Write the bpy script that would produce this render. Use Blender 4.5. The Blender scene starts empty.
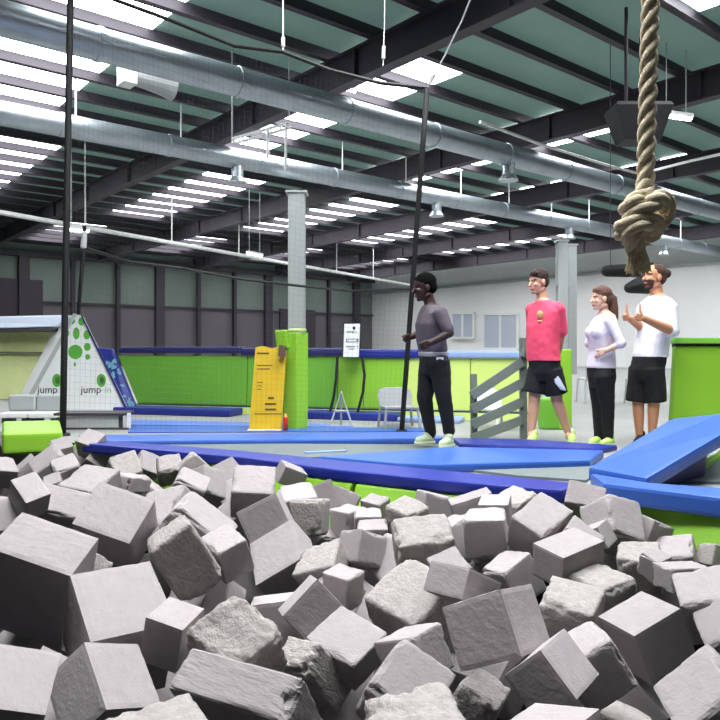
import bpy, bmesh, math, random
from mathutils import Vector, Matrix, Quaternion, noise
random.seed(7)
S = bpy.context.scene
COL = S.collection
F, CX, CY, EYE = 720.0, 360.0, 350.0, 0.95
V = Vector

# ---------------------------------------------------------------- geometry of the view
def P(px, py, D):
    """the world point that lies D metres ahead of the camera on the sight line through a photo point"""
    return V(((px - CX) / F * D, D, EYE + (CY - py) / F * D))
def G(px, py, z=0.0):
    """the world point of height z on the sight line"""
    return P(px, py, (EYE - z) * F / (py - CY))
def HP(px, py, z):
    return P(px, py, (EYE - z) * F / (py - CY))
BX, BY = 0.770, 0.638                      # the hall's long axis seen from above
def hall(s, t, z):
    return V((s * BX + t * BY, s * BY - t * BX, z))

# ---------------------------------------------------------------- materials
def lin(c):
    c /= 255.0
    return c / 12.92 if c <= 0.04045 else ((c + 0.055) / 1.055) ** 2.4
def rgb(*c):
    return (lin(c[0]), lin(c[1]), lin(c[2]), 1.0)
MATS = {}
def mat(name, col, rough=0.6, metal=0.0, var=0.0, vscale=6.0, bump=0.0, bscale=40.0, emit=0.0, alpha=1.0, spec=0.5, rand=0.0):
    if name in MATS: return MATS[name]
    m = bpy.data.materials.new(name); m.use_nodes = True
    nt = m.node_tree; b = nt.nodes['Principled BSDF']
    c = rgb(*col)
    b.inputs['Base Color'].default_value = c
    b.inputs['Roughness'].default_value = rough
    b.inputs['Metallic'].default_value = metal
    b.inputs['Specular IOR Level'].default_value = spec
    tc = nt.nodes.new('ShaderNodeTexCoord')
    if var or rand:
        n = nt.nodes.new('ShaderNodeTexNoise'); n.inputs['Scale'].default_value = vscale; n.inputs['Detail'].default_value = 4
        nt.links.new(tc.outputs['Object'], n.inputs['Vector'])
        mr = nt.nodes.new('ShaderNodeMapRange')
        mr.inputs['From Min'].default_value = 0.3; mr.inputs['From Max'].default_value = 0.7
        mr.inputs['To Min'].default_value = 1 - var; mr.inputs['To Max'].default_value = 1 + var
        nt.links.new(n.outputs['Fac'], mr.inputs['Value'])
        fac = mr.outputs['Result']
        if rand:
            oi = nt.nodes.new('ShaderNodeObjectInfo'); m2 = nt.nodes.new('ShaderNodeMapRange')
            m2.inputs['To Min'].default_value = 1 - rand; m2.inputs['To Max'].default_value = 1 + rand
            nt.links.new(oi.outputs['Random'], m2.inputs['Value'])
            mu = nt.nodes.new('ShaderNodeMath'); mu.operation = 'MULTIPLY'
            nt.links.new(fac, mu.inputs[0]); nt.links.new(m2.outputs['Result'], mu.inputs[1]); fac = mu.outputs[0]
        mx = nt.nodes.new('ShaderNodeVectorMath'); mx.operation = 'SCALE'
        mx.inputs[0].default_value = c[:3]
        nt.links.new(fac, mx.inputs['Scale']); nt.links.new(mx.outputs['Vector'], b.inputs['Base Color'])
    if bump:
        n2 = nt.nodes.new('ShaderNodeTexNoise'); n2.inputs['Scale'].default_value = bscale; n2.inputs['Detail'].default_value = 5
        nt.links.new(tc.outputs['Object'], n2.inputs['Vector'])
        bp = nt.nodes.new('ShaderNodeBump'); bp.inputs['Strength'].default_value = bump; bp.inputs['Distance'].default_value = 0.02
        nt.links.new(n2.outputs['Fac'], bp.inputs['Height']); nt.links.new(bp.outputs['Normal'], b.inputs['Normal'])
    if emit:
        b.inputs['Emission Color'].default_value = c; b.inputs['Emission Strength'].default_value = emit
    MATS[name] = m
    return m
FOAM = mat('foam', (158, 150, 151), 0.95, var=0.05, vscale=5, bump=0.12, bscale=22, spec=0.1, rand=0.10)
FOAMT = mat('torn foam', (156, 149, 146), 0.95, var=0.13, vscale=9, bump=0.4, bscale=16, spec=0.1, rand=0.10)
BLUE = mat('blue vinyl', (46, 88, 172), 0.42, var=0.06, vscale=3, bump=0.08, bscale=6)
BLUED = mat('deep blue vinyl', (20, 36, 132), 0.45, var=0.06, vscale=3, bump=0.08, bscale=6)
NAVY = mat('navy vinyl', (34, 34, 92), 0.5, var=0.05)
PALEB = mat('pale blue vinyl', (138, 160, 206), 0.5, var=0.04)
LIME = mat('lime vinyl', (138, 192, 52), 0.45, var=0.05, vscale=2, bump=0.08, bscale=4)
LIMEP = mat('pale lime vinyl', (228, 236, 168), 0.5, var=0.03)
LIMEY = mat('yellow lime vinyl', (200, 220, 118), 0.5, var=0.04, vscale=2)
GREEN = mat('green vinyl', (108, 172, 54), 0.5, var=0.05, vscale=2)
BED = mat('trampoline mesh', (104, 112, 112), 0.8, var=0.05, bump=0.1, bscale=200)
FLOOR = mat('painted concrete floor', (146, 146, 144), 0.6, var=0.06, vscale=1.5)
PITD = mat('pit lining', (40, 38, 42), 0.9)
STEEL = mat('galvanised duct', (176, 184, 192), 0.36, 0.75, var=0.08, vscale=3)
STEELC = mat('grey painted steel', (168, 172, 172), 0.45, var=0.04)
DARKS = mat('dark painted steel', (58, 50, 60), 0.6, var=0.06)
def sheet_mat():
    """thin green roof sheeting that lets some daylight through"""
    m = mat('green grey roof sheet', (112, 136, 126), 0.65, var=0.12, vscale=0.8, bump=0.3, bscale=3)
    nt = m.node_tree; b = nt.nodes['Principled BSDF']; out = nt.nodes['Material Output']
    tr = nt.nodes.new('ShaderNodeBsdfTranslucent'); tr.inputs['Color'].default_value = rgb(122, 150, 138)
    mx = nt.nodes.new('ShaderNodeMixShader'); mx.inputs[0].default_value = 0.4
    nt.links.new(b.outputs[0], mx.inputs[1]); nt.links.new(tr.outputs[0], mx.inputs[2]); nt.links.new(mx.outputs[0], out.inputs['Surface'])
    return m
ROOFM = sheet_mat()
WHITE = mat('white paint', (232, 232, 232), 0.6, var=0.02)
WALLW = mat('white wall paint', (236, 234, 234), 0.7, var=0.015, vscale=0.7)
WALLD = mat('dim cladding', (104, 98, 104), 0.75, var=0.06, vscale=0.6)
WALLB = mat('dark rear wall paint', (58, 54, 60), 0.85, var=0.05, vscale=0.6)
WALLU = mat('upper cladding', (118, 130, 124), 0.7, var=0.06, vscale=0.6)
BLACK = mat('black', (16, 14, 17), 0.6)
BLKV = mat('black rubber', (13, 12, 14), 0.7)
GREYP = mat('grey plastic', (176, 178, 178), 0.5)
FENCE = mat('grey green painted timber', (112, 122, 114), 0.7, var=0.07, vscale=8)
YELL = mat('yellow board', (214, 176, 30), 0.5, var=0.04)
REDM = mat('red plastic', (196, 40, 28), 0.4)
INK = mat('printing ink', (28, 30, 34), 0.8)
INKG = mat('green printing ink', (86, 168, 58), 0.7, var=0.05)
INKP = mat('pale green printing ink', (150, 190, 140), 0.7)
ROPE = mat('manila rope', (232, 214, 184), 0.9, var=0.14, vscale=60, bump=0.6, bscale=260)
ROPEF = mat('frayed manila', (236, 216, 180), 0.9, var=0.16, vscale=80, bump=0.5, bscale=200)
NETM = mat('net cord', (88, 88, 92), 0.8)
WROPE = mat('white cord', (226, 226, 226), 0.7)
GLASS = mat('window pane', (190, 196, 212), 0.25)
SKY = mat('daylight panel', (244, 248, 250), 0.5, emit=9.0)
SKYKEY = mat('added pit key panel', (244, 248, 250), 0.5, emit=20.0)  # stronger glow for the panels added over the pit
SKYF = mat('far daylight panel', (244, 248, 250), 0.5, emit=6.0)
TUBE = mat('lit lamp tube', (255, 252, 244), 0.4, emit=9.0)

# ---------------------------------------------------------------- mesh helpers (all in world coordinates)
def loft(bm, rings, cap=True):
    vs = [[bm.verts.new(p) for p in r] for r in rings]
    n = len(vs[0])
    for a, b in zip(vs, vs[1:]):
        for i in range(n):
            bm.faces.new((a[i], a[(i + 1) % n], b[(i + 1) % n], b[i]))
    if cap:
        bm.faces.new(list(reversed(vs[0]))); bm.faces.new(vs[-1])
def frame_of(d):
    d = d.normalized()
    a = V((0, 0, 1)) if abs(d.z) < 0.9 else V((1, 0, 0))
    u = d.cross(a).normalized()
    return u, d.cross(u).normalized()
def tube(bm, pts, r, n=8, cap=True):
    pts = [V(p) for p in pts]; rings = []
    rr = r if isinstance(r, (list, tuple)) else [r] * len(pts)
    u = None
    for i, p in enumerate(pts):
        d = (pts[min(i + 1, len(pts) - 1)] - pts[max(i - 1, 0)]).normalized()
        if u is None: u, w = frame_of(d)
        else:
            u = (u - d * u.dot(d)).normalized(); w = d.cross(u)
        rings.append([p + (u * math.cos(2 * math.pi * k / n) + w * math.sin(2 * math.pi * k / n)) * rr[i] for k in range(n)])
    loft(bm, rings, cap)
def capsule(bm, p1, r1, p2, r2, n=12):
    p1, p2 = V(p1), V(p2); d = (p2 - p1)
    if d.length < 1e-6: d = V((0, 0, 1e-4))
    dn = d.normalized(); pts, rs = [], []
    for a in (-85, -60, -35, -10):
        pts.append(p1 + dn * r1 * math.sin(math.radians(a))); rs.append(r1 * math.cos(math.radians(a)))
    for a in (10, 35, 60, 85):
        pts.append(p2 + dn * r2 * math.sin(math.radians(a))); rs.append(r2 * math.cos(math.radians(a)))
    u, w = frame_of(dn)
    loft(bm, [[p + (u * math.cos(2 * math.pi * k / n) + w * math.sin(2 * math.pi * k / n)) * r for k in range(n)] for p, r in zip(pts, rs)])
def ellipsoid(bm, c, rx, ry, rz, M=None, nu=16, nv=10):
    M = M or Matrix.Identity(3); c = V(c); rings = []
    for j in range(nv + 1):
        a = -math.pi / 2 + math.pi * (j + 0.02 if j == 0 else (j - 0.02 if j == nv else j)) / nv
        rings.append([c + M @ V((rx * math.cos(a) * math.cos(2 * math.pi * k / nu), ry * math.cos(a) * math.sin(2 * math.pi * k / nu), rz * math.sin(a))) for k in range(nu)])
    loft(bm, rings)
def box(bm, c, sx, sy, sz, ax=None, ay=None, az=None):
    c = V(c); ax = V(ax).normalized() if ax else V((1, 0, 0)); az = V(az).normalized() if az else V((0, 0, 1))
    ay = V(ay).normalized() if ay else az.cross(ax).normalized()
    q = []
    for z in (-.5, .5):
        q.append([c + ax * sx * x + ay * sy * y + az * sz * z for x, y in ((-.5, -.5), (.5, -.5), (.5, .5), (-.5, .5))])
    loft(bm, q)
def bar(bm, a, b, w, h, up=(0, 0, 1)):
    a, b = V(a), V(b); d = (b - a).normalized(); s = d.cross(V(up)).normalized(); t = s.cross(d)
    loft(bm, [[p + s * x * w + t * y * h for x, y in ((-.5, -.5), (.5, -.5), (.5, .5), (-.5, .5))] for p in (a, b)])
def prism(bm, poly, off):
    """a slab: polygon poly (3D) thickened by the vector off"""
    off = V(off)
    loft(bm, [[V(p) for p in poly], [V(p) + off for p in poly]])
def bevel(bm, w, seg=2):
    bmesh.ops.recalc_face_normals(bm, faces=bm.faces[:])
    bmesh.ops.bevel(bm, geom=bm.edges[:], offset=w, segments=seg, profile=0.6, affect='EDGES', clamp_overlap=True)
def B(): return bmesh.new()

# ---------------------------------------------------------------- object helpers
def link(name, bm, m, loc=V((0, 0, 0)), parent=None, smooth=False):
    me = bpy.data.meshes.new(name)
    if isinstance(bm, bmesh.types.BMesh):
        bmesh.ops.recalc_face_normals(bm, faces=bm.faces[:])
        bmesh.ops.translate(bm, verts=bm.verts[:], vec=-V(loc)); bm.to_mesh(me); bm.free()
    else:
        me = bm; me.name = name
        me.transform(Matrix.Translation(-V(loc)))
    for mm in (m if isinstance(m, (list, tuple)) else [m]):
        if mm is not None: me.materials.append(mm)
    if smooth: me.polygons.foreach_set('use_smooth', [True] * len(me.polygons))
    o = bpy.data.objects.new(name, me); COL.objects.link(o)
    if parent is None: o.location = loc
    else: o.parent = parent
    return o
def tag(o, label, cat, group=None, kind=None):
    if label: o['label'] = label
    if cat: o['category'] = cat
    if group: o['group'] = group
    if kind: o['kind'] = kind
    return o
class Thing:
    """an Empty at the thing's base with its parts as children"""
    def __init__(s, name, label, cat, loc, group=None):
        s.loc = V(loc); s.o = bpy.data.objects.new(name, None); COL.objects.link(s.o); s.o.location = s.loc
        s.o.empty_display_size = 0.1
        tag(s.o, label, cat, group)
    def part(s, name, bm, m, parent=None, smooth=False, label=None):
        o = link(name, bm, m, s.loc, parent or s.o, smooth)
        if label: o['label'] = label
        return o
def single(name, bm, m, label, cat, loc, group=None, smooth=False):
    return tag(link(name, bm, m, loc, None, smooth), label, cat, group)
def struct(name, bm, m, smooth=False):
    return tag(link(name, bm, m, V((0, 0, 0)), None, smooth), None, None, None, 'structure')
def writing(name, txt, size, origin, right, up, m, root, parent, sx=1.0, depth=0.002):
    """raised lettering lying in the plane of right/up, as a mesh"""
    cu = bpy.data.curves.new(name, 'FONT'); cu.body = txt; cu.size = size; cu.extrude = depth; cu.align_x = 'CENTER'; cu.resolution_u = 3
    tmp = bpy.data.objects.new('tmp', cu); COL.objects.link(tmp)
    me = bpy.data.meshes.new_from_object(tmp.evaluated_get(bpy.context.evaluated_depsgraph_get()))
    bpy.data.objects.remove(tmp)
    r, u = V(right).normalized(), V(up).normalized(); n = r.cross(u)
    M = Matrix(((r.x, u.x, n.x, 0), (r.y, u.y, n.y, 0), (r.z, u.z, n.z, 0), (0, 0, 0, 1)))
    me.transform(Matrix.Translation(V(origin)) @ M @ Matrix.Diagonal((sx, 1, 1, 1)))
    me.materials.clear()
    return link(name, me, m, root.loc, parent)
def remesh(bm, voxel, smooth_it=4, dec=None):
    """one continuous skin around overlapping shapes"""
    bmesh.ops.recalc_face_normals(bm, faces=bm.faces[:])
    me = bpy.data.meshes.new('tmp'); bm.to_mesh(me); bm.free()
    o = bpy.data.objects.new('tmp', me); COL.objects.link(o)
    r = o.modifiers.new('r', 'REMESH'); r.mode = 'VOXEL'; r.voxel_size = voxel
    s = o.modifiers.new('s', 'SMOOTH'); s.iterations = smooth_it; s.factor = 0.5
    if dec: d = o.modifiers.new('d', 'DECIMATE'); d.ratio = dec
    out = bpy.data.meshes.new_from_object(o.evaluated_get(bpy.context.evaluated_depsgraph_get()))
    bpy.data.objects.remove(o); bpy.data.meshes.remove(me)
    out.materials.clear()
    return out

# ================================================================ THE HALL
ROOF = 6.95
S0, S1, T0, T1 = -9.0, 36.0, -42.0, 6.0
# pit lip, left to right
LIP = [V((-9.0, 7.9, 0)), V((-4.3, 7.6, 0)), V((-2.86, 7.35, 0)), V((0.0, 5.18, 0)), V((0.79, 4.75, 0)), V((1.75, 4.56, 0)), V((2.20, 4.05, 0)), V((6.0, 0.4, 0))]
bm = B()
poly = [hall(S0 - 2, T0, 0).xy.to_3d()] + [V((-22, 8.4, 0))] + LIP + [hall(14, T1, 0)] + [hall(S1, T1, 0), hall(S1, T0, 0)]
bm.faces.new([bm.verts.new(p) for p in poly])
struct('floor', bm, FLOOR)
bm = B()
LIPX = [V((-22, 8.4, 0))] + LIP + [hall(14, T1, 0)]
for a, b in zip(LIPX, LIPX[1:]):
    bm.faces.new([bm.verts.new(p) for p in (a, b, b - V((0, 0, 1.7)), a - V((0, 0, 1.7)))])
struct('pit_wall_lining', bm, PITD)  # vertical side walls of the pit below the lip
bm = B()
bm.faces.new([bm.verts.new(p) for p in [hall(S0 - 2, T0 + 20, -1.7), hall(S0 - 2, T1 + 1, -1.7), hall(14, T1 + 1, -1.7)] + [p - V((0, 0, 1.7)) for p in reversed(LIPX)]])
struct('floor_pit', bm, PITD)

# roof sheet, with shallow corrugation across the purlins
bm = B()
bm.faces.new([bm.verts.new(q) for q in (hall(S0, T0, ROOF), hall(S1, T0, ROOF), hall(S1, T1, ROOF), hall(S0, T1, ROOF))])
struct('ceiling', bm, ROOFM)
# purlins
n = 0; t = T0 + 0.6
while t < T1:
    bm = B(); bar(bm, hall(S0, t, ROOF - 0.13), hall(S1, t, ROOF - 0.13), 0.07, 0.24)
    bar(bm, hall(S0, t + 0.05, ROOF - 0.24), hall(S1, t + 0.05, ROOF - 0.24), 0.12, 0.02)
    struct('ceiling_beam', bm, DARKS); t += 1.36
# rafters: I sections with a haunch
def rafter(s):
    bm = B(); zt, zb = ROOF - 0.26, ROOF - 0.86
    a, b = hall(s, T0, 0), hall(s, T1, 0)
    bar(bm, a + V((0, 0, zt)), b + V((0, 0, zt)), 0.26, 0.03)
    bar(bm, a + V((0, 0, zb)), b + V((0, 0, zb)), 0.26, 0.03)
    bar(bm, a + V((0, 0, (zt + zb) / 2)), b + V((0, 0, (zt + zb) / 2)), 0.03, zt - zb)
    for k in range(13):
        c = a.lerp(b, (k + .5) / 13); box(bm, c + V((0, 0, (zt + zb) / 2)), 0.03, 0.22, zt - zb, ax=hall(0, 1, 0), az=(0, 0, 1))
    struct('ceiling_beam', bm, DARKS)
for k in range(-1, 5): rafter(8.75 + 6.15 * k)
# daylight panels in the roof
wn = 0
def skylight(s, ta, tb, w, m):
    global wn
    wn += 1; bm = B()
    t = ta
    while t < tb - 0.2:
        box(bm, hall(s, t + 0.60, ROOF - 0.035), w, 1.14, 0.05, ax=hall(1, 0, 0)); t += 1.36
    struct('window_%d' % wn, bm, m)
def skt(k): return T0 + 0.6 + 1.36 * k + 0.08
for s in (0.6, 5.2): skylight(s, skt(26), skt(30), 2.4, SKYKEY)  # out-of-view panels added over the pit as key light for the cubes
for s in (11.8, 18.0, 24.0): skylight(s, skt(26), skt(31), 1.7, SKY)
for s in (4.4, 10.4, 16.6, 22.8, 30.2): skylight(s, skt(16), skt(23), 2.3, SKY)
for s in (5.6, 12.6, 19.0, 25.2, 31.4): skylight(s, skt(8), skt(15), 2.2, SKYF)
for s in (11.7, 18.2, 24.6, 31.6): skylight(s, skt(1), skt(6), 2.0, SKYF)

# far long wall: cladding in two tiers with posts and a cornice
bm = B()
prism(bm, [hall(S0, T0, 0), hall(S1, T0, 0), hall(S1, T0, 3.6), hall(S0, T0, 3.6)], hall(0, -0.15, 0)); struct('wall_left', bm, WALLD)
bm = B()
prism(bm, [hall(S0, T0 + .02, 3.6), hall(S1, T0 + .02, 3.6), hall(S1, T0 + .02, ROOF), hall(S0, T0 + .02, ROOF)], hall(0, -0.15, 0)); struct('wall_left_upper', bm, WALLU)
bm = B(); bar(bm, hall(S0, T0 + .2, 6.2), hall(S1, T0 + .2, 6.2), 0.35, 0.30); struct('trim_1', bm, DARKS)
bm = B(); bar(bm, hall(S0, T0 + .1, 3.6), hall(S1, T0 + .1, 3.6), 0.12, 0.12); struct('trim_2', bm, DARKS)
for k in range(14):
    s = 0.5 + 2.6 * k
    bm = B(); w = 0.55 if k % 3 == 1 else 0.2
    box(bm, hall(s, T0 + 0.2, 3.1), w, 0.3, 6.2, ax=hall(1, 0, 0)); struct('column', bm, DARKS)
bm = B(); box(bm, hall(10.2, T0 + 0.12, 2.4), 3.4, 0.12, 4.8, ax=hall(1, 0, 0)); struct('door_1', bm, DARKS)
bm = B(); box(bm, hall(29.0, T0 + 0.12, 1.9), 3.0, 0.12, 3.8, ax=hall(1, 0, 0)); struct('door_2', bm, DARKS)

for nm, a, b in (('wall_right', hall(S0, T1, 0), hall(S1, T1, 0)), ('wall_back', hall(S0, T0, 0), hall(S0, T1, 0))):
    bm = B(); bm.faces.new([bm.verts.new(q) for q in (a + V((0, 0, -1.75)), b + V((0, 0, -1.75)), b + V((0, 0, ROOF)), a + V((0, 0, ROOF)))]); struct(nm, bm, WALLB)
# white end wall with windows
bm = B()
prism(bm, [hall(S1, T0, 0), hall(S1, T1, 0), hall(S1, T1, 5.3), hall(S1, T0, 5.3)], hall(0.15, 0, 0)); struct('wall_end', bm, WALLW)
bm = B()
prism(bm, [hall(S1 + .02, T0, 5.3), hall(S1 + .02, T1, 5.3), hall(S1 + .02, T1, ROOF), hall(S1 + .02, T0, ROOF)], hall(0.15, 0, 0)); struct('wall_end_upper', bm, WALLW)
bm = B(); bar(bm, hall(S1 - .1, T0, 5.25), hall(S1 - .1, T1, 5.25), 0.16, 0.14); struct('trim_3', bm, STEELC)
def ew(px, py):
    u = (px - CX) / F
    return P(px, py, (S1 - 0.12) / (BX * u + BY))
def ew_window(x0, x1, y0, y1):
    global wn
    wn += 1
    a, b, c, d = ew(x0, y1), ew(x1, y1), ew(x1, y0), ew(x0, y0)
    bm = B(); prism(bm, [a, b, c, d], hall(-0.03, 0, 0)); w = struct('window_%d' % wn, bm, GLASS)
    bm = B()
    for p, q in ((a, b), (b, c), (c, d), (d, a), ((a + b) / 2, (c + d) / 2)): bar(bm, p, q, 0.16, 0.16, up=hall(1, 0, 0.01))
    link('window_frame', bm, WHITE, V((0, 0, 0)), w)
ew_window(452, 474, 313, 338); ew_window(484, 518, 314, 349)
bm = B(); bar(bm, ew(440, 352), ew(524, 352), 0.5, 0.25); struct('trim_4', bm, WHITE)

# columns
def column(px, D, w, ztop):
    bm = B(); c = P(px, 350, D); c.z = ztop / 2
    for off in (-0.5, 0.5): box(bm, c + V((0, off * w, 0)), w, 0.03, ztop)
    box(bm, c, 0.03, w, ztop); box(bm, V((c.x, c.y, ztop)), w * 1.3, w * 1.3, 0.05)
    for k in range(2): box(bm, V((c.x, c.y, 1.2 + 2.2 * k)), w, w, 0.02)
    struct('column', bm, STEELC)
column(297, 18.6, 0.42, 5.0); column(561.5, 27.5, 0.36, 5.1); column(571.5, 28.5, 0.32, 5.1)

# ================================================================ OVERHEAD SERVICES
def duct(t, z, r, sa, sb, label, outlets, hang):
    th = Thing('air_duct', label, 'duct', hall((sa + sb) / 2, t, z), 'ventilation ducts under the roof')
    bm = B(); tube(bm, [hall(sa + (sb - sa) * k / 24, t, z) for k in range(25)], r, 20)
    th.part('duct_tube', bm, STEEL, smooth=True)
    s = sa + 1.0
    while s < sb:
        bm = B(); tube(bm, [hall(s - .04, t, z), hall(s + .04, t, z)], r * 1.06, 20); th.part('duct_flange', bm, STEEL, smooth=False)
        if hang:
            bm = B(); tube(bm, [hall(s + .3, t, z + r), hall(s + .3, t, ROOF - .2)], 0.02, 6); th.part('hanger_rod', bm, WHITE)
        s += 2.4
    for so in outlets:
        c = hall(so, t, z)
        bm = B(); tube(bm, [c + V((0, 0, -r * .8)), c + V((0, 0, -r - .22)), c + V((0, 0, -r - .34)), c + V((0, 0, -r - .36))], [r * .62, r * .62, r * .95, r * .95], 16)
        th.part('outlet', bm, STEEL, smooth=False)
    return th
duct(-10.9, EYE + 4.62, 0.25, 0.5, 35, 'upper long galvanised round air duct, nearer of the two ducts', (13.6, 21.0, 28.0), False)
duct(-15.6, EYE + 4.72, 0.24, -1.0, 35.5, 'lower long galvanised round air duct running behind the nearer one', (9.0, 16.0, 23.0, 30.0), True)
# big bell outlet with white box hung under the first duct
c = P(151, 80, 13.5)
th = Thing('air_heater', 'pale grey bell shaped air heater with white box hanging under the upper duct', 'heater', c)
bm = B(); d = hall(1, 0, 0); tube(bm, [c - d * .34, c - d * .1, c + d * .25, c + d * .42], [.17, .19, .24, .30], 16); th.part('bell', bm, GREYP)
bm = B(); box(bm, c - d * .46 + V((0, 0, .02)), .26, .36, .46, ax=d); bevel(bm, .02); th.part('control_box', bm, WHITE)
bm = B(); tube(bm, [c + V((0, 0, .15)), c + V((0, 0, ROOF - c.z - .2))], .02, 6); th.part('hanger_rod', bm, STEELC)
# cable tray with little droppers along the far part of the hall
a, b = HP(-30, 207, EYE + 4.0), HP(410, 285, EYE + 4.0)
th = Thing('cable_tray', 'long thin white cable tray crossing below the far roof lights', 'tray', (a + b) / 2)
bm = B(); bar(bm, a, b, 0.25, 0.10); th.part('tray', bm, WHITE)
for k in range(1, 7):
    p = a.lerp(b, k / 7.2); bm = B(); tube(bm, [p, V((p.x, p.y, ROOF - .2))], 0.025, 5); th.part('hanger_rod', bm, WHITE)
# cable ladder
a, b = P(232, 139, 14.0), P(289, 123, 14.2)
th = Thing('cable_ladder', 'short white cable ladder hanging below the roof with two drop rods', 'ladder', (a + b) / 2)
bm = B(); bar(bm, a, b, 0.05, 0.05); bar(bm, a + V((0, .3, 0)), b + V((0, .3, 0)), 0.05, 0.05)
for k in range(7): p = a.lerp(b, k / 6); bar(bm, p, p + V((0, .3, 0)), .03, .03)
th.part('rail', bm, WHITE)
for x0, y0, y1 in ((268, 128, 158), (286, 123, 170)):
    bm = B(); tube(bm, [P(x0, y0, 14.1), P(x0 - .5, y1, 14.1)], .03, 6); th.part('drop_rod', bm, WHITE)
for q in (a, b):
    bm = B(); tube(bm, [q, V((q.x, q.y, ROOF - .2))], .015, 5); th.part('hanger_rod', bm, STEELC)
# strip lamps
def strip(px0, py0, px1, py1, D, label):
    a, b = P(px0, py0, D), P(px1, py1, D + .5); c = (a + b) / 2
    th = Thing('strip_light', label, 'light', c, 'strip lamps under the roof')
    bm = B(); bar(bm, a + V((0, 0, .05)), b + V((0, 0, .05)), .16, .07); th.part('housing', bm, WHITE)
    bm = B(); tube(bm, [a, b], .045, 8); th.part('lamp_tube', bm, TUBE)
    for q in (a, b):
        bm = B(); tube(bm, [q.lerp(c, .3) + V((0, 0, .08)), V((q.lerp(c, .3).x, q.lerp(c, .3).y, ROOF - .2))], .01, 5); th.part('hanger_rod', bm, STEELC)
strip(318, 81, 355, 91, 15.0, 'lit strip lamp high up beside the right end of the net')
strip(68, 229, 88, 231, 18.0, 'small lit strip lamp just right of the left net pole')
strip(247, 253, 262, 256, 26.0, 'far lit strip lamp left of the tall grey column')
strip(662, 115, 690, 119, 13.5, 'strip lamp right of the climbing rope near the roof')
# black flood light box behind the rope
c = P(638, 122, 12.2)
th = Thing('flood_light', 'black wedge shaped flood light hanging from the roof behind the rope', 'light', c)
bm = B(); loft(bm, [[c + V((x * .30, y * .22, -.36)) for x, y in ((-1, -1), (1, -1), (1, 1), (-1, 1))], [c + V((x * .48, y * .3, .2)) for x, y in ((-1, -1), (1, -1), (1, 1), (-1, 1))], [c + V((x * .44, y * .28, .26)) for x, y in ((-1, -1), (1, -1), (1, 1), (-1, 1))]])
th.part('housing', bm, BLACK)
bm = B(); tube(bm, [c + V((-.2, 0, .25)), c + V((-.2, 0, ROOF - c.z - .2))], .03, 6); tube(bm, [c + V((.2, 0, .25)), c + V((.2, 0, ROOF - c.z - .2))], .03, 6); th.part('bracket', bm, DARKS)
# black fixtures seen behind the frayed rope end
c = P(622, 271, 13.5)
th = Thing('pendant_speaker', 'long black cylindrical fixture hanging behind the frayed rope end', 'speaker', c)
bm = B(); capsule(bm, c + V((-.28, 0, 0)), .11, c + V((.15, .1, .02)), .13); th.part('body_tube', bm, BLKV, smooth=True)
bm = B(); box(bm, c + V((.42, .1, .03)), .36, .26, .26); bevel(bm, .03); th.part('end_box', bm, BLACK)
bm = B()
for x in (-.2, .4): tube(bm, [c + V((x, 0.05, .1)), c + V((x, 0.05, ROOF - c.z - .2))], .008, 5)
th.part('hanger_rod', bm, DARKS)
c = P(638, 285, 13.0)
th = Thing('stage_lamp', 'dark rounded lamp hanging beside the bearded face', 'light', c)
bm = B(); capsule(bm, c + V((-.15, 0, -.05)), .10, c + V((.16, .1, .03)), .20); th.part('lamp_can', bm, BLACK, smooth=True)
bm = B(); tube(bm, [c + V((.05, .05, .1)), c + V((.05, .05, ROOF - c.z - .2))], .012, 5); th.part('hanger_rod', bm, DARKS)
# white conduit along the near rafters
bm = B(); tube(bm, [P(480, 122, 15.6), P(540, 144, 17.0), P(600, 163, 18.6), P(640, 174, 19.6), P(690, 161, 17.8), P(735, 151, 16)], .035, 6)
single('conduit', bm, WHITE, 'thin white conduit bent in a V below the dark rafters behind the rope', 'conduit', P(600, 163, 18.6))

# ================================================================ TRAMPOLINE DECK
def slab(px_poly, z, thick):
    return [HP(x, y, z) for x, y in px_poly], V((0, 0, -thick))
def pad(label, pts, z, m, group='blue trampoline pads', name='trampoline_pad', thick=None, bv=0.02, cat='pad'):
    top, off = slab(pts, z, thick or z)
    c = sum(top, V()) / len(top); c.z = 0
    bm = B(); prism(bm, top, off); bevel(bm, bv)
    return single(name, bm, m, label, cat, c, group, smooth=False)
def bed(label, pts, z=0.02):
    top, off = slab(pts, z, z)
    c = sum(top, V()) / len(top); c.z = 0
    bm = B(); prism(bm, top, off)
    return single('trampoline_bed', bm, BED, label, 'trampoline', c, 'grey trampoline beds')
bed('grey trampoline bed between the two long blue pads below the yellow board', [(110, 442.5), (455, 444.5), (440, 449), (300, 458), (240, 451)])
bed('grey trampoline bed behind the pit edge, in front of the standing group', [(445, 466.5), (588, 463), (600, 470), (586, 480), (520, 475.5)])
bed('grey trampoline bed at the right frame edge beside the tilted blue pad', [(668, 480), (735, 452), (800, 470), (800, 484), (700, 481)])
pad('long blue pad lying in front of the yellow board and lime post', [(78, 435), (420, 431.5), (452, 438), (100, 441)], 0.06, BLUE)
pad('deep blue pad strip running from the slatted gate past the standing feet', [(452, 437.5), (530, 439), (618, 445), (600, 449), (460, 443.5)], 0.05, BLUED)
pad('bright blue pad below the jumping person in black trousers', [(318, 456.3), (450, 446.5), (604, 450), (590, 460), (440, 464.5), (396, 463), (345, 458.3)], 0.07, BLUE)
pad('long deep blue pad along the edge of the foam pit', [(82, 438.5), (240, 450), (330, 459), (420, 467.5), (520, 477), (582, 483), (562, 490), (500, 485.5), (430, 479), (340, 470), (240, 457), (82, 443)], 0.085, BLUED)
pad('wide blue pad at the right pit edge', [(590, 472.5), (650, 482.2), (800, 493), (800, 507), (720, 497.5), (603, 483)], 0.12, BLUE, bv=0.025)
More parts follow.
